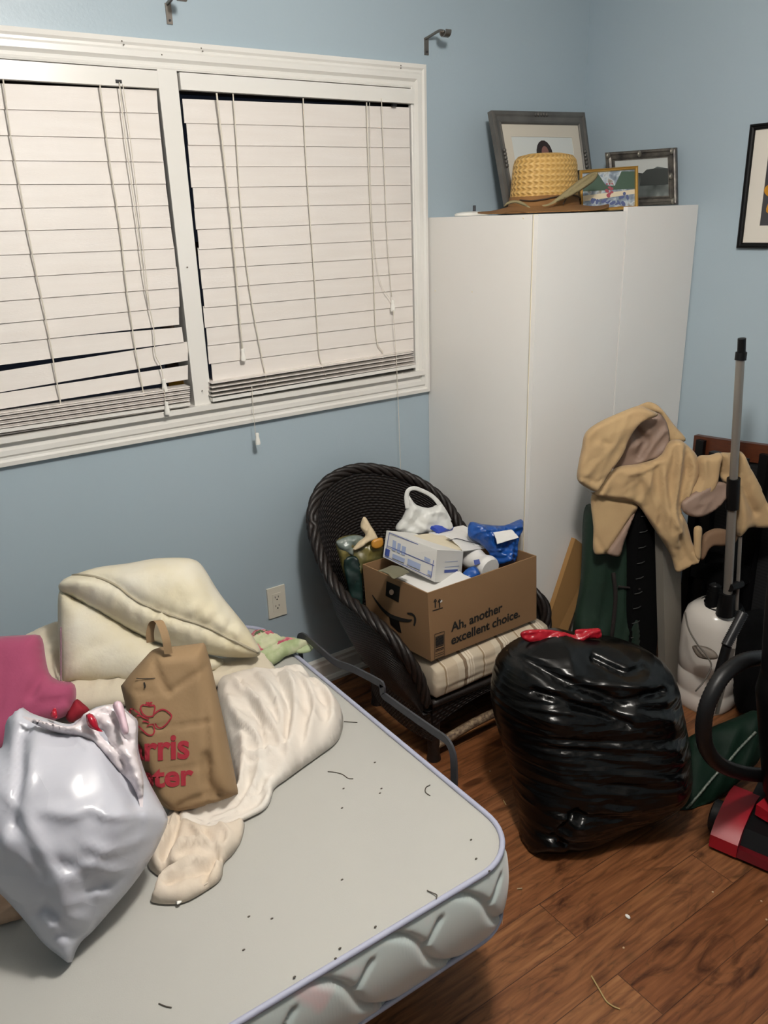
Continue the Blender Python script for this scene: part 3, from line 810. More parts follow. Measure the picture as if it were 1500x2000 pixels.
# ------------------------------------------------------------------ picture on the right wall
xw = WX - .016
def wp(px, py): return at(px, py, x=xw)
a_, b_ = wp(1437, 485), wp(1466, 243)
y0, y1, z0, z1 = a_.y, a_.y - .30, a_.z, b_.z
t, pic, art, P_, n_ = framed('wall_picture', 'black-framed picture of a yellow flower hanging on the right wall', 
    [(xw, y0, z0), (xw, y1, z0), (xw, y1, z1), (xw, y0, z1)], .018, .052, .016, m_black, M('white mat board', 'd9d3c8', .9), M('charcoal print ground', '3b3a3e', .5))
t['category'] = 'picture'
m_yel = M('yellow petal', 'd09a12', .6, var=(25, 'b8780c', .7))
bm = bmesh.new()
for i in range(9):
    a = 2 * math.pi * i / 9 + .3
    patch(bm, art, ell(.5 + .24 * math.cos(a), .44 + .17 * math.sin(a), .26, .10, 16, a), -.0095 + i * .00005)
bm_link('flower_petals', bm, m_yel, pic)
bm = bmesh.new(); patch(bm, art, ell(.5, .44, .1, .07), -.0088); bm_link('flower_centre', bm, M('dark flower eye', '5a3a12', .7), pic)

# ------------------------------------------------------------------ bed frame and mattress
ZB = .50
bed = thing('bed_frame', 'grey steel bed frame with a bent mattress retainer bar at its end by the chair', 'bed frame', (-.1, 1.55, 0))
bm = bmesh.new()
XR = .945
pathp = [(.945, 1.845, .30), (.945, 1.845, .44), (.945, 1.848, .505), (.945, 1.838, .530), (.945, 1.80, .541)]
bar = [Vector(p) for p in pathp] + [at(640, 1282, x=XR), at(660, 1296, x=XR), at(690, 1307, x=XR), at(740, 1333, x=XR), at(747, 1340, x=XR), at(748, 1356, x=XR), at(760, 1366, x=XR),
       at(800, 1395, x=XR), at(850, 1430, x=XR), at(873, 1447, x=XR), at(884, 1470, x=XR), at(887, 1500, x=XR)]
e1 = at(887, 1500, x=XR); bar += [Vector((XR, e1.y, .42)), Vector((XR, e1.y, .30))]
def strap(bm, pts, w, th):
    """flat bar in the x = const plane: w wide across its run, th thick in x"""
    P = catmull(pts, 4); rows = []
    for i, p in enumerate(P):
        T = (P[min(i + 1, len(P) - 1)] - P[max(i - 1, 0)]).normalized(); N = Vector((0, -T.z, T.y))
        rows.append([p + N * w / 2 + Vector((-th / 2, 0, 0)), p + N * w / 2 + Vector((th / 2, 0, 0)), p - N * w / 2 + Vector((th / 2, 0, 0)), p - N * w / 2 + Vector((-th / 2, 0, 0))])
    V = [[bm.verts.new(q) for q in r_] for r_ in rows]
    for A, B in zip(V, V[1:]):
        for k in range(4): bm.faces.new((A[k], A[(k + 1) % 4], B[(k + 1) % 4], B[k]))
    bm.faces.new(V[0][::-1]); bm.faces.new(V[-1])
strap(bm, bar, .020, .005); bm_link('retainer_bar', bm, m_iron, bed, smooth='auto')
bm = bmesh.new()
box(bm, -1.0, XR + .003, 2.02, 2.05, .285, .323); bm_link('side_rail', bm, m_iron, bed)
bm = bmesh.new(); box(bm, -1.0, XR + .003, 1.0, 1.03, .285, .323); bm_link('side_rail', bm, m_iron, bed)
bm = bmesh.new(); box(bm, XR - .03, XR + .003, 1.03, 2.02, .29, .323); bm_link('end_rail', bm, m_iron, bed)
bm = bmesh.new(); box(bm, .05, .08, 1.03, 2.02, .29, .323); bm_link('cross_rail', bm, m_iron, bed)
for (x, y) in ((.5, 1.12), (.5, 1.98), (-.9, 1.12), (-.9, 1.98)):
    bm = bmesh.new(); box(bm, x - .015, x + .015, y - .015, y + .015, .0, .29); bm_link('leg', bm, m_iron, bed, bevel=.003)

def ticking():
    t = NT('cream grey mattress ticking'); tc = t.n('ShaderNodeTexCoord').outputs['Object']
    no = t.n('ShaderNodeTexNoise'); no.inputs['Scale'].default_value = 2.2; no.inputs['Detail'].default_value = 4; t.l(tc, no.inputs[0])
    t.l(t.ramp(no.outputs[0], [(.35, 'a3a29d'), (.65, 'a9a8a2')]), t.b.inputs['Base Color']); t.set(Roughness=.75)
    n2 = t.n('ShaderNodeTexNoise'); n2.inputs['Scale'].default_value = 500; t.l(tc, n2.inputs[0]); t.bump(n2.outputs[0], .2, .0008); return t.m
def satin():
    t = NT('quilted satin border'); tc = t.n('ShaderNodeTexCoord').outputs['Object']
    no = t.n('ShaderNodeTexNoise'); no.inputs['Scale'].default_value = 5; no.inputs['Detail'].default_value = 2; t.l(tc, no.inputs[0])
    t.l(t.ramp(no.outputs[0], [(.60, 'c3cecb'), (.64, 'd8c2c2'), (.70, 'c3cecb')]), t.b.inputs['Base Color'])
    t.set(Roughness=.3); t.b.inputs['Specular IOR Level'].default_value = .8; t.b.inputs['Sheen Weight'].default_value = .4
    wv = t.n('ShaderNodeTexWave'); wv.inputs['Scale'].default_value = 45; wv.inputs['Distortion'].default_value = 3; t.l(tc, wv.inputs[0]); t.bump(wv.outputs['Fac'], .12, .0006); return t.m
mt = thing('mattress', 'bare cream mattress with a quilted satin side, along the window wall', 'mattress', (-.1, 1.49, .33))
X0, X1, Y0, Y1, CR = -1.15, .905, .885, 2.075, .11
def outline(off=0.0, step=.02):
    pts = []
    def arc(cx, cy, a0):
        n = 10
        for i in range(n + 1):
            a = a0 + math.pi / 2 * i / n; pts.append((cx + (CR + off) * math.cos(a), cy + (CR + off) * math.sin(a)))
    arc(X1 - CR, Y1 - CR, 0); arc(X0 + CR, Y1 - CR, math.pi / 2); arc(X0 + CR, Y0 + CR, math.pi); arc(X1 - CR, Y0 + CR, 1.5 * math.pi)
    return resample([Vector((x, y, 0)) for x, y in pts] + [Vector((*pts[0], 0))], int(7.0 / step))[:-1]
base = outline(0, .006)
bm = bmesh.new()
NZ = 26; ZL, ZH = .325, ZB - .004
sarr = [0.0]
for a, b in zip(base, base[1:]): sarr.append(sarr[-1] + (b - a).length)
def quilt(s, q):
    # leaf-shaped quilting: slanting S-curves and a short hook between them
    c1 = (s * 1.0 + .17 * q + .018 * math.sin(q * 6.0)) / .15; d1 = abs(c1 - round(c1)) * .15
    c2 = (s - .16 * q + .03) / .15; d2 = abs(c2 - round(c2)) * .15 if .58 < q < .82 else .05
    return .017 * math.sin(math.pi * min(1, max(0, q))) ** .6 - .011 * math.exp(-(d1 / .009) ** 2) - .009 * math.exp(-(d2 / .007) ** 2)
rows = []
N = len(base)
for k in range(NZ + 1):
    q = k / NZ; row = []
    for i, p in enumerate(base):
        T = (base[(i + 1) % N] - base[i - 1]).normalized(); nn = Vector((T.y, -T.x, 0))
        h = quilt(sarr[i], q)
        row.append(bm.verts.new((p.x + nn.x * h, p.y + nn.y * h, ZL + (ZH - ZL) * q)))
    rows.append(row)
for A, B in zip(rows, rows[1:]):
    for i in range(N): bm.faces.new((A[i], A[(i + 1) % N], B[(i + 1) % N], B[i]))
bm.faces.new(rows[0][::-1])
bm_link('quilted_border', bm, satin(), mt, smooth=True)
bm = bmesh.new()
inner = base; rings = []
cx_, cy_ = (X0 + X1) / 2, (Y0 + Y1) / 2
for k, (off, z) in enumerate(((-.002, ZB - .006), (-.012, ZB - .001), (-.03, ZB), (-.09, ZB + .001))):
    o_ = outline(off, .012)[:]
    n_ = len(o_)
    rings.append([bm.verts.new((p.x, p.y, z)) for p in resample(o_ + [o_[0]], 401)[:-1]])
for A, B in zip(rings, rings[1:]):
    for i in range(400): bm.faces.new((A[i], A[(i + 1) % 400], B[(i + 1) % 400], B[i]))
bm.faces.new(rings[-1])
bm_link('top_panel', bm, ticking(), mt, smooth=True)
m_pipe = M('lilac grey piping', 'a2a5b8', .6)
for z in (ZB - .004, ZL + .004):
    bm = bmesh.new(); tube(bm, [p + Vector((0, 0, z)) for p in outline(.003, .02)], .0058, 8, closed=True); bm_link('piping', bm, m_pipe, mt, smooth=True)
bm = bmesh.new(); cg = []
for k in range(5):
    z = ZL - .012 + .05 * k / 4
    cg.append([(X1 - CR + (CR + .007) * math.cos(a), Y0 + CR + (CR + .007) * math.sin(a), z + .01 * math.sin(a * 9)) for a in [-.9 + 1.3 * i / 12 for i in range(13)]])
loft(bm, cg); bm_link('corner_tag', bm, M('frayed white gauze', 'cfcfca', .9), mt, smooth=True, label='frayed white gauze at the lower corner')

# hairs, twigs and specks on the mattress
m_hair = M('dark dried stem', '4c463e', .8)
for pts, lab in (([(640, 1507), (652, 1508), (668, 1512), (680, 1520), (690, 1521)], 'bent dark stem lying in the middle of the mattress'),
            ([(840, 1533), (832, 1538), (831, 1547), (840, 1554)], 'curled dark fibre near the mattress edge by the retainer bar'),
            ([(672, 1409), (684, 1410), (698, 1411)], 'short straight dark fibre beside the white sheet'),
            ([(834, 1739), (845, 1744), (853, 1748), (852, 1756)], 'thin hooked fibre beside the piping of the near edge'),
            ([(310, 1960), (322, 1965), (335, 1968)], 'short dark fibre on the mattress at the bottom of the picture')):
    bm = bmesh.new(); tube(bm, catmull([at(*p, z=ZB + .0022) for p in pts], 5), .0011, 5)
    bm_link('dry_stem', bm, m_hair, None, smooth=True, label=lab, cat='stem')
for i, p in enumerate(((732, 1489), (745, 1540), (742, 1549), (671, 1540), (668, 1578), (930, 1677), (956, 1701), (531, 1794), (486, 1790), (664, 1852), (655, 1872), (575, 1908), (920, 1640), (668, 1718), (476, 1855), (733, 1810))):
    bm = bmesh.new(); bmesh.ops.create_icosphere(bm, subdivisions=1, radius=.0024, matrix=Matrix.Translation(at(*p, z=ZB + .0018)) @ Matrix.Diagonal((1.3, .8, .5, 1)))
    bm_link('speck', bm, m_hair, None, label='tiny dark speck of dirt on the bare mattress top', cat='speck', group='dark specks scattered on the mattress')
for pts, lab, col in (([(1155, 1906), (1162, 1918), (1172, 1935), (1184, 1955), (1197, 1965), (1211, 1971)], 'pale dry straw lying on the wood floor', 'b09a68'),
                      ([(983, 1563), (986, 1568), (988, 1572)], 'short pale fibre on the floor between mattress and black bag', 'a88a5c'),
                      ([(1010, 1736), (1020, 1735)], 'tiny pale thread on the floor beside the mattress corner', '9c8a6c')):
    bm = bmesh.new(); tube(bm, catmull([at(*p, z=.003) for p in pts], 5), .0018, 5)
    bm_link('straw', bm, M('dry straw ' + col, col, .8), None, smooth=True, label=lab, cat='straw')
bm = bmesh.new(); bmesh.ops.create_icosphere(bm, subdivisions=2, radius=.006, matrix=Matrix.Translation(at(1226, 1790, z=.004)) @ Matrix.Diagonal((.8, 1.3, .6, 1)))
bm_link('paper_scrap', bm, M('white crumb', 'e8e6e0', .7), None, smooth=True, label='small white scrap on the bare wood floor', cat='scrap')
for p in ((1487, 1760), (1497, 1796), (1218, 1851), (957, 1506), (1392, 1742)):
    bm = bmesh.new(); bmesh.ops.create_icosphere(bm, subdivisions=1, radius=.003, matrix=Matrix.Translation(at(*p, z=.002)) @ Matrix.Diagonal((1, 1, .6, 1)))
    bm_link('crumb', bm, M('tan crumb', 'b59a7c', .8), None, label='tiny tan crumb on the wood floor', cat='crumb', group='crumbs on the wood floor')

# ------------------------------------------------------------------ text and decals
def text_mesh(body, bold=0.0, spacing=1.0):
    cu = bpy.data.curves.new('t', 'FONT'); cu.body = body; cu.offset = bold; cu.resolution_u = 4; cu.space_character = spacing
    o = bpy.data.objects.new('t', cu); COL.objects.link(o)
    dg = bpy.context.evaluated_depsgraph_get(); dg.update()
    me = bpy.data.meshes.new_from_object(o.evaluated_get(dg))
    bpy.data.objects.remove(o); bpy.data.curves.remove(cu)
    xs = [v.co.x for v in me.vertices]; x0, x1 = min(xs), max(xs)
    for v in me.vertices: v.co.x = (v.co.x - x0) / (x1 - x0); v.co.y /= (x1 - x0); v.co.z = 0
    return me
def text_on(name, body, p0, p1, up, m, parent, lift, bold=0.0, hs=1.0, fn=None, spacing=1.0):
    """text whose baseline runs p0 -> p1; fn bends each point onto a curved face"""
    me = text_mesh(body, bold, spacing)
    if fn:                                            # finer triangles, so the print follows the creases
        bm = bmesh.new(); bm.from_mesh(me); bmesh.ops.triangulate(bm, faces=bm.faces[:])
        for _ in range(5):
            es = [e for e in bm.edges if e.calc_length() > .035]
            if not es: break
            bmesh.ops.subdivide_edges(bm, edges=es, cuts=1); bmesh.ops.triangulate(bm, faces=[f_ for f_ in bm.faces if len(f_.verts) > 3])
        bm.to_mesh(me); bm.free()
    p0, p1 = Vector(p0), Vector(p1); X = p1 - p0; Lx = X.length
    U = Vector(up); U = (U - X * U.dot(X) / X.length_squared).normalized()
    Nn = X.normalized().cross(U)
    for v in me.vertices:
        q = p0 + X * v.co.x + U * v.co.y * Lx * hs + Nn * lift
        v.co = fn(q) if fn else q
    return link(name, me, m, parent)
def decal(name, polys, Pl, m, parent, lift=.0008, fn=None, th=0.0):
    """flat printed or taped shape: pixel outlines laid on plane Pl"""
    bm = bmesh.new()
    for px in polys:
        q = [Vector(Pl.pt(*Pl.uv(*p), (fn(*Pl.uv(*p)) if fn else 0) + lift)) for p in px]
        try: bm.faces.new([bm.verts.new(p) for p in q])
        except ValueError: pass
    bmesh.ops.triangulate(bm, faces=bm.faces[:])
    return bm_link(name, bm, m, parent)
def stroke(bm, Pl, px, w, lift, fn=None, n=6, closed=False):
    """a drawn line of width w along pixels, on a plane"""
    P = [Vector((*Pl.uv(*p), 0)) for p in px]; P = catmull(P, n, closed)
    L = []; N = len(P)
    for i, p in enumerate(P):
        T = (P[(i + 1) % N if closed else min(i + 1, N - 1)] - P[(i - 1) % N if closed else max(i - 1, 0)]).normalized()
        ww = w if not hasattr(w, '__call__') else w(i / (N - 1))
        for s_ in (1, -1):
            a, b = p.x - T.y * ww / 2 * s_, p.y + T.x * ww / 2 * s_
            L.append(bm.verts.new(Vector(Pl.pt(a, b, lift + (fn(a, b) if fn else 0)))))
    for i in range(N if closed else N - 1):
        j = (i + 1) % N
        bm.faces.new((L[2 * i], L[2 * i + 1], L[2 * j + 1], L[2 * j]))

# ------------------------------------------------------------------ bedding and bags on the mattress
ZT = ZB + .002
m_pillow = M('ivory pillow ticking', 'dfdbcf', 0.8, var=(6, 'd3c69f', .4), bump=(45, .003), sheen=.1)
m_cblank = M('cream cotton', 'd0c6b2', 0.85, var=(5, 'c6bba6', .5), bump=(60, .0015), sheen=.2)
blob('cream_blanket', [(30, 1262), (70, 1232), (118, 1216), (160, 1225), (300, 1285), (420, 1288), (500, 1268), (538, 1305), (545, 1322), (505, 1322), (470, 1327), (430, 1340), (360, 1352), (228, 1374), (150, 1383), (95, 1375), (40, 1340)],
     m_cblank, None, Plane((.5, 1.76, ZT + .012), (0, -.28, 1)), .018, .12, .05, .010, wr=lambda u, v: cloth(u, v, 20, 12, .016, 3), ymax=2.16, zmin=ZT,
     label='crumpled cream blanket lying flat under the folded pillow', cat='blanket')
pl = thing('pillow', 'fat ivory pillow folded over on itself against the blue wall', 'pillow', tuple(at(290, 1330, z=ZT + .06)))
Pp = Plane(at(200, 1338, z=ZT + .055), (-.28, -.86, .55))
blob('lower_half', [(117, 1152), (150, 1165), (200, 1185), (260, 1225), (330, 1262), (430, 1285), (432, 1305), (390, 1322), (290, 1332), (200, 1336), (124, 1342), (118, 1328), (116, 1290), (113, 1215)], m_pillow, pl, Pp.up(-.03), .075, .05, .07, .014,
     wr=lambda u, v: cloth(u, v, 10, 18, .008, 4), ymax=WY - .04, zmin=ZT + .012)
_, hf = blob('upper_half', [(115, 1152), (120, 1135), (140, 1124), (190, 1108), (250, 1100), (300, 1091), (345, 1089), (376, 1092), (396, 1106), (430, 1160), (475, 1216), (503, 1258), (509, 1277), (490, 1284), (440, 1283), (395, 1276), (330, 1262), (262, 1236), (200, 1202), (150, 1172)], m_pillow, pl, Pp, .085, .06, .085, .011,
     wr=lambda u, v: cloth(u, v, 62, 26, .010, 9) * (1 if v < .16 else .55) + .006 * nz(u * 9, v * 9, 3), lumps=[(330, 1150, .12, .03)], ridges=[([(x, y), (x + dx * .4 - 3, y + dy * .45), (x + dx, y + dy)], .011, .012) for x, y, dx, dy in
     ((170, 1134, -14, 30), (200, 1142, -12, 40), (232, 1158, -14, 44), (262, 1180, -10, 40), (290, 1194, -12, 38), (318, 1206, -8, 36), (345, 1216, -6, 38), (375, 1226, -2, 36), (405, 1238, 2, 34), (435, 1252, 4, 26), (460, 1262, 6, 18), (400, 1222, 22, -26), (430, 1238, 20, -30), (460, 1252, 16, -28), (370, 1212, 24, -24))], creases=[([(142, 1124), (190, 1132), (230, 1150), (270, 1180), (310, 1198), (350, 1213), (400, 1228), (450, 1252), (502, 1276)], .014, .016), ([(118, 1150), (135, 1158), (165, 1180)], .008, .012)], ymax=WY - .035)
pp = catmull([(142, 1124, 0), (190, 1132, 0), (230, 1150, 0), (270, 1180, 0), (310, 1198, 0), (350, 1213, 0), (400, 1228, 0), (450, 1252, 0), (502, 1276, 0)], 6)
bm = bmesh.new(); tube(bm, [Pp.pt(*Pp.uv(p.x, p.y), hf(*Pp.uv(p.x, p.y)) + .002) for p in pp], .0032, 8)
bm_link('piping', bm, M('grey ivory piping', 'a89f8a', .8), pl, smooth=True)
bm = bmesh.new(); e = Pp.up(.0)
tube(bm, [at(119 - 0 * k, 1225 + 11 * k, y=Pp.hit(119, 1225 + 11 * k)[1] - .02) for k in range(11)], .002, 6)
bm_link('stitched_seam', bm, M('mauve thread', '8d6a78', .8), pl, smooth=True)

# floral cloth and black cloth
def floral():
    t = NT('green floral print'); tc = t.n('ShaderNodeTexCoord').outputs['Object']
    no = t.n('ShaderNodeTexNoise'); no.inputs['Scale'].default_value = 18; no.inputs['Detail'].default_value = 3; t.l(tc, no.inputs[0])
    g = t.ramp(no.outputs[0], [(.35, '8f9c72'), (.5, 'a3ad86'), (.62, 'b9bb9b')])
    vo = t.n('ShaderNodeTexVoronoi'); vo.inputs['Scale'].default_value = 11; t.l(tc, vo.inputs[0])
    n2 = t.n('ShaderNodeTexNoise'); n2.inputs['Scale'].default_value = 45; t.l(tc, n2.inputs[0])
    sp = t.n('ShaderNodeSeparateXYZ'); t.l(tc, sp.inputs[0])
    k = t.math('LESS_THAN', t.math('ADD', vo.outputs['Distance'], t.math('MULTIPLY', n2.outputs[0], .35)), .74)
    k = t.math('MULTIPLY', k, t.math('GREATER_THAN', sp.outputs[1], .035))
    pk = t.ramp(n2.outputs[0], [(.4, 'a4485a'), (.55, 'd08a8e'), (.62, '4c5a3c')])
    mx = t.n('ShaderNodeMix', data_type='RGBA'); t.l(k, mx.inputs[0]); t.l(g, mx.inputs[6]); t.l(pk, mx.inputs[7])
    t.l(mx.outputs[2], t.b.inputs['Base Color']); t.set(Roughness=.85); return t.m
fl = thing('floral_cloth', 'rumpled green and pink floral cloth at the mattress corner, under the retainer bar', 'cloth', tuple(at(540, 1300, z=ZT)))
m_flo = floral(); m_grn = M('pale green backing cloth', '93a37a', .85, var=(30, 'a9b48f', .6), bump=(150, .001))
Pz = Plane((.80, 1.95, ZT + .03), (0, -.35, 1))
blob('printed_side', [(490, 1238), (515, 1232), (545, 1243), (580, 1250), (598, 1255), (605, 1262), (585, 1272), (558, 1282), (548, 1290), (530, 1300), (510, 1296), (480, 1270)], m_flo, fl, Pz.up(.035), .016, .01, .02, .007, wr=lambda u, v: cloth(u, v, 15, 30, .012, 5), xmax=.99)
blob('green_fold', [(535, 1296), (552, 1282), (575, 1276), (586, 1292), (589, 1303), (581, 1312), (575, 1322), (548, 1322), (538, 1312)], m_grn, fl, Pz.up(-.012), .014, .012, .012, .007, wr=lambda u, v: cloth(u, v, 60, 30, .006, 6), creases=[([(556, 1284), (577, 1308)], .006, .015)])
blob('turned_corner', [(585, 1250), (605, 1260), (612, 1265), (604, 1274), (584, 1276), (575, 1272), (590, 1263)], m_grn, fl, Pz.up(.035), .008, .006, .012, .006)
blob('black_cloth', [(420, 1347), (450, 1334), (500, 1322), (535, 1320), (548, 1308), (553, 1315), (545, 1328), (510, 1338), (470, 1346), (430, 1356)], m_blackm, None, Plane((.7, 1.75, ZT + .006), (0, 0, 1)), .014, .005, .015, .009,
     wr=lambda u, v: fold(u, v, 10, 6, 40, .004, 5), label='strip of black cloth between cream blanket and white sheet', cat='cloth')

m_sheet = M('white cotton sheet', 'd9d4cc', .85, var=(6, 'd3c8bc', .5), bump=(60, .002), sheen=.1)
Ps = Plane((.62, 1.52, ZT + .006), (0, 0, 1))
blob('white_sheet', [(424, 1350), (455, 1336), (500, 1327), (545, 1330), (590, 1326), (608, 1332), (614, 1350), (640, 1362), (662, 1382), (670, 1400), (668, 1428), (655, 1452), (625, 1475), (590, 1500), (560, 1522), (536, 1540), (530, 1560), (518, 1580), (490, 1596), (440, 1618), (395, 1627), (362, 1622), (348, 1600), (380, 1585), (440, 1560), (462, 1545), (455, 1500), (440, 1430)], m_sheet, None, Ps, .055, .005, .05, .0065,
     wr=lambda u, v: .012 * nz(u * 9, v * 9, 2) + cloth(u, v, 112 - 50 * u, 16, .010, 2), lumps=[(400, 1600, .12, -.04), (470, 1590, .10, -.03), (520, 1560, .06, -.02)],
     ridges=[([(560, 1345), (578, 1400), (579, 1440), (565, 1505)], .016, .028), ([(605, 1355), (640, 1390), (652, 1425), (640, 1460)], .014, .022), ([(585, 1350), (612, 1400), (615, 1440), (598, 1488)], .013, .024),
             ([(458, 1360), (490, 1400), (527, 1445), (556, 1492)], .015, .030), ([(440, 1380), (470, 1450), (500, 1478), (520, 1500)], .012, .024), ([(500, 1345), (530, 1390), (552, 1440), (556, 1480)], .014, .020),
             ([(352, 1598), (400, 1612), (440, 1600), (490, 1566), (530, 1540)], .008, .016), ([(385, 1586), (430, 1572), (470, 1545), (480, 1500), (474, 1470)], .010, .020), ([(420, 1600), (470, 1575), (505, 1535), (515, 1505)], .008, .018),
             ([(520, 1340), (560, 1336), (600, 1342)], .010, .014), ([(470, 1500), (500, 1510), (540, 1500)], .009, .018), ([(500, 1425), (545, 1425), (560, 1405)], .010, .014)],
     creases=[([(470, 1365), (510, 1440), (520, 1500)], .006, .016), ([(540, 1345), (568, 1420), (560, 1490)], .006, .014), ([(400, 1612), (450, 1590), (510, 1545)], .004, .010)],
     label='crumpled white sheet bunched on the mattress right of the paper bag', cat='sheet')
m_beige = M('beige jersey', 'cfc3b4', .85, var=(8, 'c8b9a6', .5), bump=(90, .0015), sheen=.1)
bs = thing('beige_shirt', 'beige jersey garment trailing onto the mattress below the white sheet', 'garment', tuple(at(380, 1700, z=ZT)))
blob('garment_body', [(330, 1592), (350, 1596), (395, 1622), (440, 1618), (476, 1604), (472, 1640), (455, 1668), (438, 1686), (432, 1716), (405, 1738), (355, 1764), (299, 1763), (300, 1748), (322, 1722), (345, 1706), (330, 1700), (318, 1712), (300, 1704), (290, 1686), (312, 1640)], m_beige, bs, Plane((.38, 1.3, ZT + .004), (0, 0, 1)), .022, .003, .018, .006,
     wr=lambda u, v: cloth(u, v, 60, 14, .008, 4), ridges=[([(345, 1600), (335, 1640), (312, 1680), (304, 1695)], .009, .032), ([(322, 1605), (318, 1645), (298, 1682)], .008, .018), ([(372, 1625), (395, 1650), (428, 1672)], .010, .014), ([(338, 1700), (350, 1680), (395, 1668), (425, 1676)], .009, .032), ([(308, 1748), (330, 1730), (380, 1705), (424, 1700)], .008, .022), ([(430, 1625), (448, 1650), (438, 1680)], .008, .014)], creases=[([(350, 1610), (340, 1650), (322, 1690)], .007, .02), ([(400, 1640), (425, 1680), (400, 1730)], .007, .018), ([(330, 1740), (380, 1725), (425, 1690)], .006, .015), ([(340, 1690), (350, 1668), (395, 1665)], .006, .014)])
bm = bmesh.new(); tube(bm, [at(*p, z=ZT + .012) for p in [(306, 1752), (330, 1752), (356, 1748), (392, 1732), (424, 1714)]], .0016, 6); bm_link('hem', bm, m_beige, bs, smooth=True)
blob('fabric_tag', [(342, 1755), (352, 1752), (356, 1760), (346, 1767)], m_tass, bs, Plane((.3, 1.2, ZT + .008), (0, 0, 1)), .001, .001, .004, .004, label='white fabric tag')

# paper grocery bag
m_kraft = M('brown kraft paper', '8f7656', .8, var=(7, '866c4d', .5), bump=(22, .004))
m_red = M('crimson print', '96202f', .7)
pbg = thing('paper_bag', 'brown paper grocery bag with red printing, standing on the mattress', 'bag', tuple(at(370, 1570, z=ZT)))
base_p = at(395, 1578, z=ZT + .004)
Pk = Plane(base_p, (-.33, -.9, .42))
kout = [(236, 1340), (258, 1312), (296, 1270), (312, 1264), (345, 1262), (400, 1255), (410, 1290), (440, 1420), (466, 1550), (440, 1562), (408, 1571), (375, 1580), (346, 1586), (326, 1580), (300, 1560), (262, 1450)]
_, hk = blob('bag_body', kout, m_kraft, pbg, Pk, .055, .06, .030, .008, smooth=0, zmin=ZT,
     wr=lambda u, v: crumple(u, v, 5, .006, 3), power=.8,
     creases=[([(300, 1412), (360, 1408), (415, 1402)], .004, .004), ([(398, 1256), (402, 1400), (407, 1570)], .006, .006), ([(400, 1470), (405, 1520), (440, 1550)], .01, .012), ([(350, 1560), (400, 1540), (464, 1548)], .006, .010),
              ([(330, 1495), (420, 1480)], .004, .003), ([(300, 1272), (310, 1310), (330, 1345)], .006, .008), ([(330, 1345), (400, 1300)], .005, .006), ([(236, 1340), (300, 1345)], .004, .004)])
def on_k(q, lift):
    q = np.array(q); w_ = q - Pk.p; u, v = w_ @ Pk.u, w_ @ Pk.v
    return Vector(Pk.pt(u, v, hk(u, v, True) + lift))
def kt(name, body, a, b, up, bold, hs, spacing=1.0):
    A, B, U = Vector(Pk.hit(*a)), Vector(Pk.hit(*b)), Vector(Pk.hit(*up)) - Vector(Pk.hit(*a))
    text_on(name, body, A, B, U, m_red, pbg, 0, bold, hs, fn=lambda q: on_k(q, .0016), spacing=spacing)
# the swollen front lifts print toward the camera, so baselines are given on the swollen surface
kt('printed_name', 'Harris', (212, 1480), (371, 1468), (212, 1400), .030, 1.08)
kt('printed_name', 'Teeter', (204, 1533), (379, 1518), (204, 1450), .030, .92)
bm = bmesh.new(); q8 = lambda x, y: (230 + x / 8.82, 1340 + y / 8.82)
fnk = lambda a, b: hk(a, b, True)
for pts, cl in (([(440, 340), (430, 290), (470, 250), (540, 255), (600, 265), (650, 255), (668, 300), (650, 380), (640, 430), (600, 440), (530, 440), (470, 400)], True),
                ([(660, 400), (720, 350), (800, 325), (880, 360), (945, 435), (900, 520), (840, 590), (770, 635), (710, 620), (670, 560)], False),
                ([(640, 580), (660, 650), (650, 720), (610, 755), (540, 740), (430, 640), (330, 540), (260, 430), (245, 350), (290, 318), (360, 360), (420, 400)], False),
                ([(365, 430), (430, 430), (500, 465), (570, 490)], False), ([(465, 525), (520, 525), (575, 545)], False), ([(530, 610), (575, 585), (650, 575)], False), ([(520, 205), (555, 235), (590, 215), (625, 210)], False), ([(555, 200), (575, 270), (610, 235)], False)):
    stroke(bm, Pk, [q8(*p) for p in pts], .0030, .0022, fnk, 5, cl)
bm_link('printed_logo', bm, m_red, pbg)
bm = bmesh.new(); stroke(bm, Pk, [(270, 1319), (288, 1319), (306, 1318)], .0016, .002, fnk, 3); stroke(bm, Pk, [(285, 1326), (287, 1333), (286, 1337)], .003, .002, fnk, 3)
bm_link('printed_marks', bm, m_print, pbg)
bm = bmesh.new()
Pl2 = Pk.up(.03)
pth = catmull([Pl2.pt(*Pl2.uv(*p), h_) for p, h_ in (((293, 1256), -.02), ((292, 1238), -.015), ((296, 1220), -.01), ((303, 1212), 0), ((312, 1214), .01), ((320, 1230), .02), ((326, 1250), .025), ((330, 1275), .02))], 5)
strap_w = .010
V = []
for p in pth:
    off = Vector(Pl2.u) * strap_w * .8
    V.append([bm.verts.new(p - off), bm.verts.new(p + off), bm.verts.new(p + off + Vector(Pl2.n) * .0022), bm.verts.new(p - off + Vector(Pl2.n) * .0022)])
for A, B in zip(V, V[1:]):
    for k in range(4): bm.faces.new((A[k], A[(k + 1) % 4], B[(k + 1) % 4], B[k]))
bm.faces.new(V[0][::-1]); bm.faces.new(V[-1])
bm_link('carry_handle', bm, m_kraft, pbg, smooth='auto')

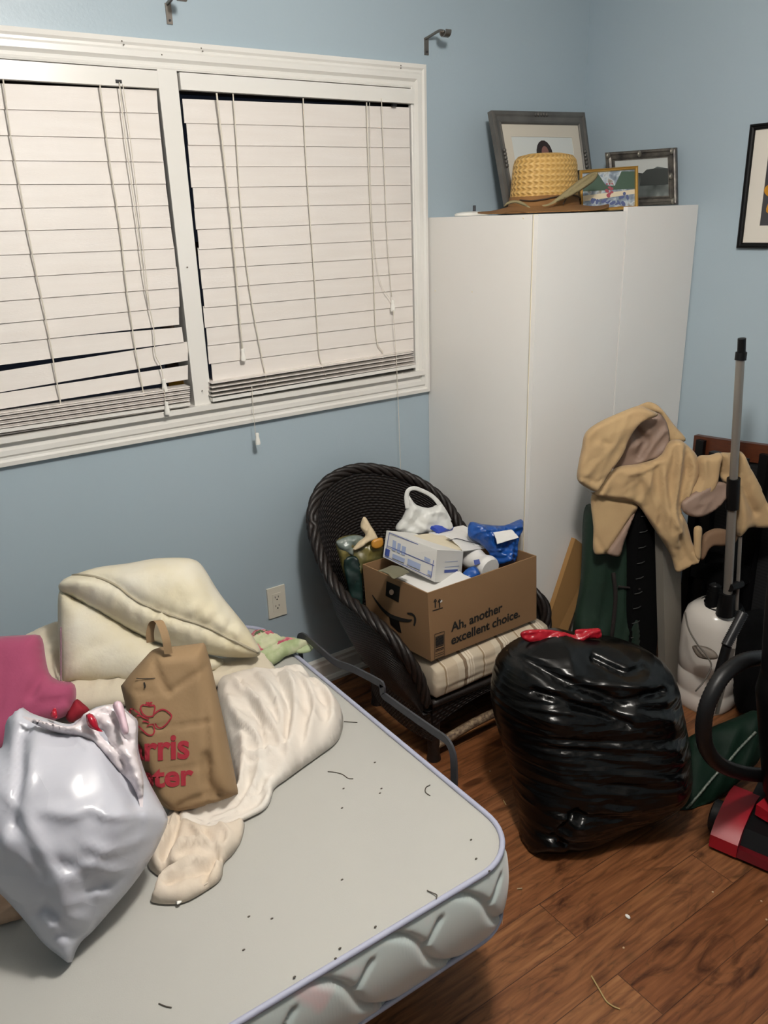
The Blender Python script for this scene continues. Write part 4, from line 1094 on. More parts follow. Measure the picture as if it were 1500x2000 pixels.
# pink and red cloths
m_pink = M('rose pink cloth', 'a84a6c', .85, var=(4, 'a04566', .4), bump=(150, .0008), sheen=.2)
pc = at(110, 1400, z=ZT)
blob('pink_cloth', [(-70, 1250), (0, 1243), (50, 1240), (76, 1240), (84, 1252), (90, 1290), (98, 1318), (118, 1330), (142, 1333), (149, 1350), (145, 1378), (130, 1398), (95, 1410), (50, 1425), (10, 1465), (-30, 1480), (-80, 1420)], m_pink, None, Plane(at(120, 1408, z=ZT + .03), (-.3, -.8, .6)), .05, .03, .05, .012,
     wr=lambda u, v: cloth(u, v, 45, 13, .012, 3), creases=[([(84, 1252), (88, 1310), (70, 1360)], .012, .015), ([(60, 1395), (90, 1372), (140, 1368)], .006, .014), ([(30, 1400), (75, 1340)], .01, .008)], zmin=ZT,
     label='folded rose pink cloth at the left edge behind the white bag', cat='cloth')
m_redc = M('deep red cloth', '8c0f24', .8, bump=(150, .0008))
blob('red_cloth', [(128, 1400), (138, 1378), (150, 1365), (160, 1372), (175, 1386), (168, 1396), (150, 1406), (138, 1412)], m_redc, None, Plane(at(150, 1405, z=ZT + .03), (-.3, -.8, .6)), .02, .012, .02, .008, zmin=ZT,
     wr=lambda u, v: fold(u, v, 60, 6, 30, .004, 3), label='scrap of deep red cloth between the pink cloth and white bag', cat='cloth')
blob('tan_cloth', [(-60, 1730), (0, 1738), (28, 1755), (46, 1790), (20, 1800), (0, 1806), (-60, 1815)], M('peach tan cloth', 'c4a488', .85, bump=(120, .001)), None, Plane((.02, 1.34, ZT + .005), (0, 0, 1)), .022, .004, .02, .008,
     wr=lambda u, v: fold(u, v, 15, 5, 40, .008, 3), label='tan cloth poking out left of the white plastic bag', cat='cloth')

# white drawstring bag
m_wbag = plastic('thin white plastic film', 'bcbdc6', .3, sss=.35, fine=15, dist=.009)
m_wrim = plastic('white plastic film, doubled', 'd3cacd', .26, fine=26, dist=.010)
wb = thing('plastic_bag', 'bulging white drawstring bag lying on the mattress corner nearest the viewer', 'bag', tuple(at(150, 1700, z=ZT)))
Pw = Plane(at(140, 1872, z=ZT + .012), (-.16, -.72, .68))
wout = [(-70, 1560), (-30, 1480), (3, 1462), (12, 1412), (36, 1386), (44, 1381), (60, 1392), (95, 1404), (140, 1414), (170, 1392), (198, 1378), (232, 1378), (262, 1400), (270, 1412), (270, 1462), (288, 1520), (316, 1572), (328, 1600), (318, 1630), (300, 1668), (262, 1725), (215, 1780), (180, 1820), (160, 1838), (148, 1858), (138, 1882), (116, 1868), (84, 1842), (50, 1800), (10, 1755), (-50, 1690)]
def wrw(u, v):
    return fold(u, v, 66, 2.0, 8, .005, 6, 1.4) + crumple(u, v, 5, .006, 2) + cloth(u, v, -22, 18, .009, 4) * max(.15, min(1, .75 - v * 2.0))
_, hw = blob('bag_body', wout, m_wbag, wb, Pw, .105, .07, .13, .0075, wr=wrw, zmin=ZT,
     lumps=[(150, 1580, .16, .04), (70, 1640, .12, .02), (250, 1600, .08, .02)], smooth=3,
     ridges=[([(30, 1440), (45, 1520), (40, 1620), (20, 1700)], .012, .010), ([(62, 1470), (75, 1530), (62, 1590)], .010, .012), ([(80, 1420), (120, 1440), (165, 1462), (205, 1500)], .010, .010), ([(240, 1500), (272, 1560), (286, 1620), (270, 1660)], .012, .008),
             ([(170, 1655), (215, 1672), (262, 1655), (310, 1632)], .010, .008), ([(140, 1720), (190, 1700), (240, 1708), (285, 1690)], .009, .012), ([(150, 1765), (190, 1748), (235, 1752)], .008, .010), ([(100, 1600), (150, 1610), (200, 1590)], .014, .008),
             ([(90, 1840), (120, 1800), (160, 1795), (185, 1805)], .010, .010), ([(20, 1560), (60, 1600), (110, 1690), (140, 1760)], .014, .010), ([(190, 1600), (230, 1610), (300, 1590)], .008, .010)],
     creases=[([(48, 1800), (100, 1770), (165, 1830)], .01, .02), ([(60, 1440), (58, 1520), (50, 1620)], .014, .022), ([(105, 1425), (170, 1445), (235, 1510), (275, 1580)], .012, .022), ([(85, 1835), (130, 1822), (160, 1826)], .007, .015), ([(180, 1740), (240, 1715), (290, 1680)], .009, .012), ([(130, 1690), (200, 1720), (230, 1750)], .008, .010)])
def wpt(px, h): 
    u, v = Pw.uv(*px); return Pw.pt(u, v, hw(u, v) + h)
blob('gathered_rim', [(140, 1418), (168, 1392), (200, 1380), (228, 1376), (258, 1402), (266, 1414), (267, 1466), (280, 1520), (278, 1590), (276, 1600), (270, 1560), (250, 1522), (212, 1490), (170, 1448), (100, 1428), (60, 1410), (44, 1398), (100, 1412)], m_wrim, wb, Pw.up(.085), .024, .02, .016, .006,
     wr=lambda u, v: cloth(u, v, -48, 36, .022, 4) + crumple(u, v, 16, .008, 3), creases=[([(190, 1420), (230, 1470), (262, 1540)], .006, .02), ([(215, 1400), (250, 1450)], .005, .015)])
blob('twisted_tie', [(220, 1378), (230, 1368), (240, 1376), (246, 1400), (252, 1430), (240, 1434), (232, 1410)], plastic('pinkish white film', 'd8bcc6', .3, sss=.2, fine=40), wb, Pw.up(.13), .012, .01, .012, .006)
m_draw = plastic('red plastic drawstring', 'a3122a', .25, fine=50, dist=.002)
blob('drawstring', [(168, 1396), (180, 1394), (190, 1408), (192, 1420), (202, 1430), (186, 1426), (172, 1418)], m_draw, wb, Pw.up(.128), .010, .008, .008, .006)
blob('drawstring', [(98, 1396), (108, 1381), (112, 1402), (104, 1402)], m_draw, wb, Pw.up(.05), .006, .006, .006, .006)

# ------------------------------------------------------------------ wicker armchair
m_wick = weave('dark brown wicker', '080505', '211510', .5)
m_braid = M('dark brown braided wicker', '1d120d', .5, var=(60, '0f0906', .6), bump=(120, .002))
ch = thing('wicker_armchair', 'dark brown wicker barrel armchair between the bed and the wardrobe', 'armchair', (1.52, 1.95, 0))
rimL = [at(p[0], p[1], y=yy) for p, yy in (((832, 1376), 1.70), ((820, 1330), 1.703), ((796, 1286), 1.715), ((760, 1240), 1.77), ((715, 1200), 1.87), ((672, 1165), 1.98), ((642, 1122), 2.07), ((620, 1070), 2.14), ((609, 1020), 2.19), ((616, 975), 2.23), ((640, 940), 2.26), ((680, 919), 2.275), ((722, 915), 2.27), ((780, 926), 2.245), ((830, 950), 2.205), ((872, 985), 2.15), ((910, 1026), 2.08), ((950, 1066), 1.99), ((1000, 1098), 1.89))]
for p in rimL: p.x = min(p.x, 1.76 if p.y < 1.95 else 1.745)
rimR = [Vector((1.772, 1.80, .47)), Vector((1.79, 1.75, .445)), Vector((1.81, 1.715, .39)), Vector((1.80, 1.70, .24))]
rim = resample(catmull(rimL + rimR, 6), 90)
seat = resample(catmull([(1.305, 1.70, .20), (1.285, 1.80, .20), (1.29, 1.95, .20), (1.33, 2.08, .20), (1.42, 2.16, .20), (1.55, 2.18, .20), (1.66, 2.12, .20), (1.73, 2.0, .20), (1.765, 1.85, .20), (1.80, 1.70, .20)], 8), 90)
foot = [Vector((p.x + (1.54 - p.x) * .03, p.y, .085)) for p in seat]
def shell(off):
    rows = []
    for k in range(15):
        q = k / 14; row = []
        for a, b in zip(seat, rim):
            p = a.lerp(b, q)
            cdir = Vector((p.x - 1.53, p.y - 1.80, 0))
            if cdir.length > 1e-4: p = p + cdir.normalized() * (.030 * math.sin(math.pi * q) + off)
            row.append(p)
        rows.append(row)
    return rows
bm = bmesh.new(); loft(bm, shell(-.012), (170, 60)); loft(bm, shell(.006)[::-1], (170, 60)); bm_link('back_shell', bm, m_wick, ch, smooth=True)
bm = bmesh.new(); loft(bm, [foot, seat], (170, 14)); bm_link('lower_skirt', bm, m_wick, ch, smooth=True)
bm = bmesh.new()
big = resample(rim, 260)
for s_ in range(4):
    pts = []
    for i, p in enumerate(big):
        T = (big[min(i + 1, 259)] - big[max(i - 1, 0)]).normalized(); n1 = T.cross(Vector((.3, .5, .8))).normalized(); n2 = T.cross(n1)
        a = i * .30 + s_ * math.pi / 2
        pts.append(p + n1 * math.cos(a) * .011 + n2 * math.sin(a) * .011)
    tube(bm, pts, .010, 6)
bm_link('braided_rim', bm, m_braid, ch, smooth=True)
bm = bmesh.new(); box(bm, 1.32, 1.79, 1.715, 2.12, .185, .225); bm_link('seat_deck', bm, m_wick, ch)
bm = bmesh.new()
L_ = bm.loops.layers.uv.verify()
ap = []
for k in range(5):
    ap.append([Vector((1.315 + .475 * i / 24, 1.702 - .004 * math.sin(math.pi * i / 24), .225 - (k / 4) * (.085 - .045 * math.sin(math.pi * i / 24)))) for i in range(25)])
loft(bm, ap, (40, 6)); loft(bm, [[p + Vector((0, .014, 0)) for p in r_] for r_ in ap][::-1], (40, 6)); bm_link('front_apron', bm, m_wick, ch, smooth=True)
bm = bmesh.new(); tube(bm, catmull([(1.31, 1.70, .228), (1.55, 1.695, .228), (1.80, 1.70, .228)], 10), .013, 8); bm_link('front_rail', bm, m_braid, ch, smooth=True)
for (x, y) in ((1.335, 1.725), (1.775, 1.725), (1.37, 2.10), (1.72, 2.07)):
    bm = bmesh.new(); tube(bm, [(x, y, .20), (x, y, .10), (x, y, .02), (x, y, 0)], [.022, .021, .020, .024], 14); bm_link('leg', bm, m_braid, ch, smooth='auto')
bm = bmesh.new(); tube(bm, catmull([(1.335, 1.722, .05), (1.55, 1.715, .075), (1.775, 1.722, .05)], 10), .015, 8); bm_link('stretcher', bm, M('worn wicker strands', '4a3527', .6, var=(90, '9a8468', .7), bump=(90, .003)), ch, smooth=True)

m_cush = stripes('striped cushion canvas', [(0, 'c9bca6'), (.16, '84705a'), (.24, 'd6cab6'), (.30, 'b7a48a'), (.32, 'd6cab6'), (.36, 'b7a48a'), (.38, 'd6cab6'), (.42, 'c0b29c'), (.66, '9a8468'), (.70, 'd2c6b2'), (.72, 'bfae96')], .155, 0)
bm = bmesh.new()
bmesh.ops.create_cube(bm, size=2.0); bmesh.ops.subdivide_edges(bm, edges=bm.edges[:], cuts=15, use_grid_fill=True)
for v in bm.verts:
    x, y, z = v.co; 
    k = (1 - abs(x) ** 6 * .06) ; zz = math.copysign(abs(z) ** 1.0, z)
    r2 = max(abs(x), abs(y))
    puff = .62 + .38 * (1 - (abs(y) ** 4)) * (1 - abs(x) ** 6 * .6)
    yy = y * (1 + .05 * (1 - z * z))
    v.co = (1.553 + x * .236 * (1 + .02 * (1 - z * z)), 1.882 + yy * .198 + (.005 * nz(x * 4, z * 3, 2)), .304 + z * .076 * puff + .004 * nz(x * 5, y * 5, 1))
bm_link('seat_cushion', bm, m_cush, None, smooth=True, label='cream and tan striped cushion on the wicker armchair seat', cat='cushion')

# ------------------------------------------------------------------ cardboard box on the chair
m_card = M('brown corrugated cardboard', '8a6a49', .85, var=(4, '846443', .5), bump=(40, .0008))
ZBX = .384
b0, b1 = at(842, 1292, y=1.70), at(1053, 1199, y=1.70); t1, t0 = at(1048, 1079, y=1.70), at(835, 1166, y=1.70)
zt = (t0.z + t1.z) / 2
A0 = Vector((b0.x, 1.70, ZBX)); A1 = Vector((b1.x - .012, 1.70, ZBX)); dz = Vector((0, 0, zt - ZBX))
tl_ = at(708, 1102, z=zt)
back = Vector((tl_.x - t0.x, tl_.y - 1.70, 0))
A3 = A0 + back; A2 = A1 + back
T0, T1 = Vector((t0.x, 1.70, zt)), Vector((t1.x, 1.70, zt)); T3 = Vector((tl_.x, tl_.y, zt)); T2 = T1 + back
bx_ = thing('cardboard_box', 'open brown cardboard shipping box with black printed lettering, on the armchair', 'box', tuple((A0 + A2) / 2))
def panel(name, q, n, t=.004):
    bm = bmesh.new(); slab(bm, q, n, t); return bm_link(name, bm, m_card, bx_)
nF = (A1 - A0).cross(T0 - A0).normalized(); nL = (A0 - A3).cross(T3 - A3).normalized()
panel('front_wall', [A0, A1, T1, T0], nF); panel('left_wall', [A3, A0, T0, T3], nL)
panel('back_wall', [A2, A3, T3, T2], -nF); panel('right_wall', [A1, A2, T2, T1], -nL); panel('base_panel', [A0, A1, A2, A3], (0, 0, 1), .004)
PF = Plane(A0, nF); PL = Plane(A3, nL)
def tx(body, a, b):
    text_on('printed_text', body, PF.hit(*a), PF.hit(*b), (0, 0, 1), m_print, bx_, .0012, .028)
tx('Ah, another', (880.5, 1234), (981, 1193)); tx('excellent choice.', (881, 1259), (1015, 1204))
z8 = lambda x, y: (680 + x / 3.75, 1080 + y / 3.75)
bm = bmesh.new()
for x in (637, 668):
    stroke(bm, PF, [z8(x, 400), z8(x - 1, 350)], .0042, .0012, None, 2)
    stroke(bm, PF, [z8(x - 11, 362), z8(x - 1, 338), z8(x + 9, 356)], .0035, .0012, None, 2)
stroke(bm, PF, [z8(616, 424), z8(692, 400)], .0032, .0012, None, 2)
bm_link('upright_arrows', bm, m_print, bx_)
bm = bmesh.new()
ya, yb = 595, 570
def lerp2(a, b, t): return (a[0] + (b[0] - a[0]) * t, a[1] + (b[1] - a[1]) * t)
c00, c10, c11, c01 = z8(632, 780), z8(703, 752), z8(703, 572), z8(632, 596)
def gq(s, t): return lerp2(lerp2(c00, c10, s), lerp2(c01, c11, s), t)
for a, b in (((0, 0), (1, 0)), ((1, 0), (1, 1)), ((1, 1), (0, 1)), ((0, 1), (0, 0))): stroke(bm, PF, [gq(*a), gq(*b)], .0018, .0012, None, 1)
for i, t in enumerate((.10, .18, .30, .36, .46, .52, .57, .62, .67, .72, .77, .82, .87)): stroke(bm, PF, [gq(.08, t), gq(.94, t)], (.002, .002, .002, .003, .003, .0035, .004, .0035, .004, .0035, .004, .003, .003)[i], .0012, None, 1)
bm_link('printed_panel', bm, m_print, bx_)
bm = bmesh.new()
stroke(bm, PL, [z8(178, 305), z8(215, 362), z8(262, 420), z8(318, 462), z8(380, 484), z8(440, 494), z8(470, 488)], lambda t: .003 + .012 * math.sin(math.pi * min(1, t * 1.02)) ** .8, .0014, None, 8)
stroke(bm, PL, [z8(436, 442), z8(470, 448), z8(490, 470), z8(492, 500), z8(484, 532)], lambda t: .006 + .004 * math.sin(math.pi * t), .0014, None, 6)
bm_link('printed_smile', bm, m_print, bx_)
decal('packing_tape', [[z8(283, 205), z8(383, 248), z8(372, 362), z8(276, 312)]], PL, M('black paper tape', '16130f', .45), bx_, .0012)
decal('packing_tape', [[z8(300, 452), z8(372, 488), z8(392, 585), z8(370, 578), z8(310, 520)]], PL, M('black paper tape, lower', '16130f', .45), bx_, .0009)
decal('tape_dot', [[z8(320 + 17 * math.cos(a), 286 + 21 * math.sin(a)) for a in [2 * math.pi * i / 14 for i in range(14)]]], PL, M('pale dot', 'b7a08c', .6), bx_, .0018)

# ------------------------------------------------------------------ what is in the box
m_wcard = M('white carton', 'd9d7d2', .55, bump=(60, .0004)); m_wpap = M('white paper', 'dcdad6', .7, bump=(30, .001)); m_cpap = M('cream paper', 'd8cdb4', .7, bump=(30, .001))
m_blue = plastic('blue film', '164a94', .3, fine=40, dist=.010); m_bluep = M('blue print', '3a4d92', .6); m_lblue = M('pale blue print', '9aa6c4', .6)
gb = None
g_tr, g_br = at(854, 1074, y=1.745), at(849, 1137, y=1.745)
g_bl, g_tl = at(748, 1088, y=1.93), at(755, 1036, y=1.93)
g_er, g_eb = at(905, 1077, y=1.80), at(900, 1136, y=1.80)
g_er = g_tr + (g_er - g_tr).normalized() * .105 if (g_er - g_tr).length > .2 else g_er
g_eb = g_eb
bk = g_er - g_tr
gb = thing('glove_carton', 'white carton with blue print and outlines, lying on top of the box contents', 'carton', tuple((g_bl + g_br) / 2))
bm = bmesh.new()
hexa(bm, [g_bl, g_br, g_eb, g_bl + (g_eb - g_br), g_tl, g_tr, g_er, g_tl + bk]); bm_link('carton', bm, m_wcard, gb, bevel=.002)
PG = Plane((g_bl + g_tr) / 2, (g_br - g_bl).cross(g_tl - g_bl).normalized()); PE = Plane((g_br + g_er) / 2, (g_eb - g_br).cross(g_tr - g_br).normalized())
z7 = lambda x, y: (640 + x / 3.571, 920 + y / 3.571)
bm = bmesh.new()
for a, b in (((432, 430), (750, 560)), ((415, 520), (745, 660)), ((402, 596), (722, 742)), ((750, 560), (722, 742)), ((432, 430), (402, 596))): stroke(bm, PG, [z7(*a), z7(*b)], .0022, .0012, None, 1)
bm_link('printed_outline', bm, m_bluep, gb)
decal('printed_logo', [[z7(405, 538), z7(436, 550), z7(430, 598), z7(398, 584)]], PG, m_bluep, gb, .0012)
for nm_, poly in (('printed_glove', ((456, 480), (480, 490), (474, 560), (450, 550))), ('printed_glove', ((490, 500), (512, 508), (506, 575), (484, 566))), ('printed_glove', ((520, 520), (548, 530), (540, 590), (514, 580))),
                  ('printed_hand', ((680, 560), (722, 575), (716, 640), (674, 622))), ('printed_caption', ((455, 575), (540, 612), (536, 640), (451, 604))), ('printed_caption', ((560, 610), (650, 650), (645, 690), (556, 650))), ('printed_caption', ((700, 690), (725, 700), (722, 728), (697, 716)))):
    decal(nm_, [[z7(*p) for p in poly]], PG, m_lblue, gb, .0011)
decal('printed_band', [[z7(812, 690), z7(905, 684), z7(904, 704), z7(811, 710)]], PE, m_bluep, gb, .0011)
decal('printed_lines', [[z7(815, 632), z7(905, 626), z7(905, 630), z7(815, 636)], [z7(815, 668), z7(915, 660), z7(915, 664), z7(815, 672)]], PE, m_lblue, gb, .0011)

def sheet(name, px_y, th, m, label, cat, group=None, bend=0.0):
    q = [at(p[0], p[1], y=yy) for p, yy in px_y]
    bm = bmesh.new(); n = (q[1] - q[0]).cross(q[-1] - q[0]).normalized()
    if n.z < 0: n = -n
    N_ = 8; rows = []
    for j in range(N_ + 1):
        row = []
        for i in range(N_ + 1):
            s, t = i / N_, j / N_
            p = q[0].lerp(q[1], s).lerp(q[3].lerp(q[2], s), t) + n * (bend * math.sin(math.pi * s) + .003 * nz(s * 3, t * 3, len(label)))
            row.append(p)
        rows.append(row)
    V = loft(bm, rows); V2 = loft(bm, [[p - n * th for p in r_] for r_ in rows][::-1])
    V2 = V2[::-1]
    edge = [(0, i) for i in range(N_)] + [(i, N_) for i in range(N_)] + [(N_, i) for i in range(N_, 0, -1)] + [(i, 0) for i in range(N_, 0, -1)]
    for k in range(len(edge)):
        a, b = edge[k], edge[(k + 1) % len(edge)]
        bm.faces.new((V[a[0]][a[1]], V2[a[0]][a[1]], V2[b[0]][b[1]], V[b[0]][b[1]]))
    return bm_link(name, bm, m, None, smooth='auto', label=label, cat=cat, group=group)
# stack of mail under the carton
for i, (dx, dy, ang) in enumerate(((0, 0, .12), (-.015, .01, -.05), (.012, -.006, .2), (-.02, .012, .02), (.01, .004, -.12), (-.006, -.004, .08))):
    z = .552 + .0085 * i; c, s = math.cos(ang), math.sin(ang)
    bm = bmesh.new(); q = []
    for zz in (0, .006):
        for x, y in ((-.085, -.065), (.085, -.065), (.085, .11), (-.085, .11)):
            q.append((1.405 + dx + x * c - y * s, 1.785 + dy + x * s + y * c, z + zz + .02 * y))
    hexa(bm, q)
    bm_link('envelope', bm, (m_wpap, m_lblue, m_wpap, m_cpap, m_wpap, m_wpap)[i], None, label='flat envelope in the stack of mail under the white carton', cat='envelope', group='mail stacked in the cardboard box')
sheet('envelope', (((872, 1046), 1.87), ((905, 1076), 1.81), ((962, 1068), 1.83), ((902, 1036), 1.93)), .004, m_wpap, 'torn white envelope with a grey stripe, on top of the carton', 'envelope', None, .006)
sheet('paper_sheet', (((800, 1046), 1.93), ((888, 1076), 1.80), ((905, 1072), 1.82), ((855, 1040), 1.95)), .003, m_cpap, 'cream paper slip lying on top of the white carton', 'paper', None, .004)
sheet('envelope', (((838, 1040), 1.95), ((880, 1062), 1.88), ((938, 1052), 1.90), ((905, 1026), 1.98)), .004, m_wpap, 'white paper envelope at the back of the heap in the box', 'envelope', None, .006)
sheet('envelope', (((905, 1046), 1.88), ((930, 1066), 1.83), ((972, 1068), 1.81), ((925, 1040), 1.90)), .004, m_wpap, 'pointed white envelope in front of the blue bag', 'envelope', None, .004)
bm = bmesh.new(); tube(bm, catmull([at(878, 1056, y=1.846), at(892, 1052, y=1.852), at(915, 1058, y=1.838), at(945, 1064, y=1.826)], 4), .0014, 5); bm_link('pen', bm, m_iron, None, label='thin dark stick lying on the torn white envelope', cat='stick')
sheet('paper_sheet', (((738, 1115), 1.80), ((770, 1130), 1.76), ((800, 1118), 1.80), ((765, 1104), 1.86)), .002, M('olive printed leaflet', '6a6650', .6), 'olive printed leaflet in the box beside the carton', 'leaflet', None, .006)
pk = at(935, 1105, y=1.80)
t = thing('paper_roll', 'white wrapped roll with a small blue mark, right of the carton', 'roll', tuple(pk))
bm = bmesh.new(); rr_ = tube(bm, catmull([at(915, 1086, y=1.86), at(940, 1100, y=1.80), at(958, 1112, y=1.755)], 6), [.036 + .004 * math.sin(i * .8) for i in range(13)], 14); bm_link('wrapped_roll', bm, m_wpap, t, smooth='auto')
Pr = Plane(at(934, 1097, y=1.775)); decal('printed_mark', [[(925, 1094), (936, 1092), (938, 1101), (927, 1104)]], Pr, m_bluep, t, .004)
blob('blue_bag', [(918, 1020), (945, 1024), (985, 1026), (1018, 1014), (1022, 1030), (1012, 1060), (1008, 1095), (985, 1106), (962, 1104), (955, 1080), (935, 1060), (915, 1048)], m_blue, None, Plane(at(965, 1075, y=1.795), (-.3, -.9, .4)), .035, .035, .03, .0055,
     wr=lambda u, v: crumple(u, v, 18, .040, 4), power=.9, label='crinkled bright blue plastic bag at the right of the box', cat='bag')
blob('blue_bag', [(905, 1118), (925, 1105), (938, 1118), (935, 1130), (920, 1140), (905, 1138)], m_blue, None, Plane(at(920, 1125, y=1.755), (-.3, -.9, .5)), .018, .016, .02, .007,
     wr=lambda u, v: fold(u, v, 20, 6, 30, .006, 4, 2), label='small blue plastic wrapper poking out beside the white roll', cat='wrapper')
sheet('paper_sheet', (((964, 1040), 1.775), ((972, 1062), 1.745), ((1013, 1050), 1.735), ((998, 1034), 1.77)), .003, m_wpap, 'blank white paper label against the blue bag', 'paper', None, .003)
sheet('blue_packet', (((842, 1028), 1.96), ((858, 1040), 1.93), ((886, 1030), 1.95), ((862, 1012), 1.99)), .012, M('blue packet', '2a45a8', .4), 'small blue packet behind the carton', 'packet', None, .004)
# white grocery bag with handle
gbg = thing('grocery_bag', 'small white plastic bag with its handle standing up, at the back of the box', 'bag', tuple(at(820, 1030, y=1.97)))
m_gb = plastic('translucent white film', 'd6d6d2', .35, sss=.3, fine=35, dist=.003)
Pg = Plane(at(825, 1030, y=1.99), (-.3, -.95, .15))
blob('bag_body', [(786, 1012), (795, 990), (797, 966), (812, 985), (836, 992), (850, 988), (862, 984), (876, 1010), (884, 1030), (860, 1040), (800, 1044), (774, 1036), (778, 1022)], m_gb, gbg, Pg, .022, .03, .02, .0055, wr=lambda u, v: crumple(u, v, 16, .018, 3))
bm = bmesh.new(); hp = catmull([Pg.pt(*Pg.uv(*p), .006) for p in ((796, 992), (793, 972), (796, 958), (808, 953), (826, 959), (842, 968), (854, 980), (866, 998), (876, 1018))], 6)
tube(bm, hp, [.010 - .003 * math.sin(math.pi * i / (len(hp) - 1)) for i in range(len(hp))], 8, flat=(tuple(Pg.n), .35)); bm_link('carry_handle', bm, m_gb, gbg, smooth=True)
# green snack bag with tissue, beside the box
gp = thing('foil_pouch', 'open green and yellow foil pouch stuffed with tissue, left of the box', 'pouch', tuple(at(700, 1160, y=2.03)))
m_foil = M('green and yellow printed foil', '2e3a2c', .35, var=(14, '8a7a3c', .5), spec=.6, bump=(20, .003))
Pq = Plane(at(700, 1110, y=2.045), (-.35, -.9, .2))
blob('pouch', [(657, 1056), (690, 1044), (715, 1050), (742, 1058), (748, 1075), (742, 1100), (712, 1108), (708, 1180), (688, 1190), (676, 1140), (664, 1095)], m_foil, gp, Pq, .025, .03, .02, .006, wr=lambda u, v: crumple(u, v, 14, .018, 3))
blob('pouch_back_panel', [(672, 1094), (700, 1090), (708, 1140), (708, 1185), (690, 1190), (680, 1150)], M('dark green printed foil', '122b27', .4, var=(30, '0c1a18', .6)), gp, Pq.up(.024), .006, .01, .008, .006, wr=lambda u, v: crumple(u, v, 16, .008, 3))
blob('tissue', [(704, 1030), (708, 1012), (714, 1010), (724, 1026), (734, 1042), (740, 1060), (722, 1058), (706, 1070), (688, 1075), (700, 1058), (714, 1046)], M('cream tissue', 'd3c0a0', .85, bump=(40, .003)), gp, Pq.up(.032), .016, .012, .012, .006, wr=lambda u, v: fold(u, v, 60, 8, 50, .007, 3))
blob('clear_top', [(658, 1056), (690, 1045), (712, 1050), (704, 1062), (692, 1074), (690, 1086), (672, 1078), (660, 1068)], M('cloudy clear film', '8f968f', .3, var=(20, '4c5f5a', .6)), gp, Pq.up(.018), .016, .012, .02, .006, wr=lambda u, v: crumple(u, v, 20, .012, 3))
blob('torn_label', [(727, 1056), (746, 1050), (748, 1066), (736, 1072), (726, 1068)], M('orange print', 'b07a28', .5), gp, Pq.up(.05), .004, .004, .008, .005)

# ------------------------------------------------------------------ black rubbish bag
m_bbag = plastic('black plastic film', '050505', .27, fine=9, dist=.010, spec=.35, ns=(.6, .6, 6))
rb = thing('rubbish_bag', 'full black plastic rubbish bag standing on the wood floor', 'bag', (1.5, 1.32, 0))
Pt = Plane((1.36, 1.26, .01), (-.42, -.83, .36))
def wrb(u, v):
    lowk = 1.0 if v < .40 else max(.25, 1 - (v - .40) * 8)
    return (fold(u, v, -7, 1.6, 34, .012, 3, 1.5) + fold(u, v, -12, 3, 70, .005, 5, 1.4)) * lowk + fold(u, v, -30, 2.4, 12, .014, 7, 1.8) + crumple(u, v, 6, .012, 4) * (1.6 - lowk)
_, hb = blob('bag_body', [(1020, 1652), (1014, 1600), (1006, 1560), (996, 1500), (974, 1430), (960, 1370), (962, 1320), (974, 1280), (1000, 1254), (1030, 1240), (1080, 1226), (1110, 1232), (1170, 1240), (1200, 1244), (1250, 1262), (1290, 1290), (1312, 1330), (1322, 1380), (1334, 1440), (1340, 1500), (1334, 1540), (1310, 1575), (1250, 1606), (1180, 1636), (1130, 1654), (1085, 1660), (1040, 1658)], m_bbag, rb, Pt, .17, .13, .19, .0075, wr=wrb, zmin=.004,
     lumps=[(1190, 1340, .10, .03), (1050, 1390, .08, .02), (1250, 1450, .14, .03)], smooth=3,
     creases=[([(1000, 1275), (1060, 1310), (1160, 1345), (1240, 1330)], .014, .022), ([(1015, 1330), (1080, 1350), (1170, 1380)], .010, .018), ([(1130, 1275), (1180, 1300), (1220, 1290)], .010, .02), ([(1090, 1550), (1060, 1600), (1100, 1645)], .012, .02), ([(1030, 1600), (1080, 1620), (1160, 1615)], .010, .015)])
m_rstr = plastic('red drawstring band', '9c1020', .3, fine=40, dist=.003)
blob('drawstring', [(1016, 1240), (1026, 1231), (1060, 1229), (1100, 1234), (1122, 1240), (1124, 1230), (1150, 1228), (1172, 1228), (1174, 1246), (1150, 1248), (1128, 1256), (1090, 1250), (1060, 1254), (1030, 1254)], m_rstr, rb, Pt.up(.055), .007, .006, .010, .005, wr=lambda u, v: cloth(u, v, 5, 45, .012, 4))

# ------------------------------------------------------------------ things leaning in the corner by the wardrobe
q = [at(1068, 1222, y=1.775), at(1110, 1230, y=1.765), at(1162, 1082, y=1.785), at(1124, 1052, y=1.79)]
def lean_to_floor(a, b):
    """extend the line b->a down to the floor"""
    t_ = a.z / (b.z - a.z); return a + (a - b) * t_
bm = bmesh.new(); a0, a1 = lean_to_floor(q[0], q[3]), lean_to_floor(q[1], q[2])
slab(bm, [a0, a1, q[2], q[3]], (q[1] - q[0]).cross(q[3] - q[0]), .02)
bm_link('cardboard_sheet', bm, M('light tan cardboard', '9a7444', .85, bump=(50, .0008)), None, label='narrow flat tan carton leaning on the wardrobe front', cat='cardboard')
m_green = M('dark green nylon', '16291f', .55, var=(9, '1c3226', .5), bump=(30, .002))
Pgc = Plane((2.03, 1.60, .3), (-.5, -.86, .1))
gc = thing('folding_chair_bag', 'dark green nylon folded camp chair standing behind the rubbish bag', 'chair bag', (2.03, 1.6, 0))
blob('fabric', [(1140, 1000), (1160, 985), (1200, 1000), (1240, 1010), (1248, 1100), (1250, 1260), (1230, 1330), (1120, 1330), (1118, 1230), (1134, 1130)], m_green, gc, Pgc, .045, .03, .05, .013, wr=lambda u, v: fold(u, v, 82, 3, 16, .016, 4), zmin=.02)
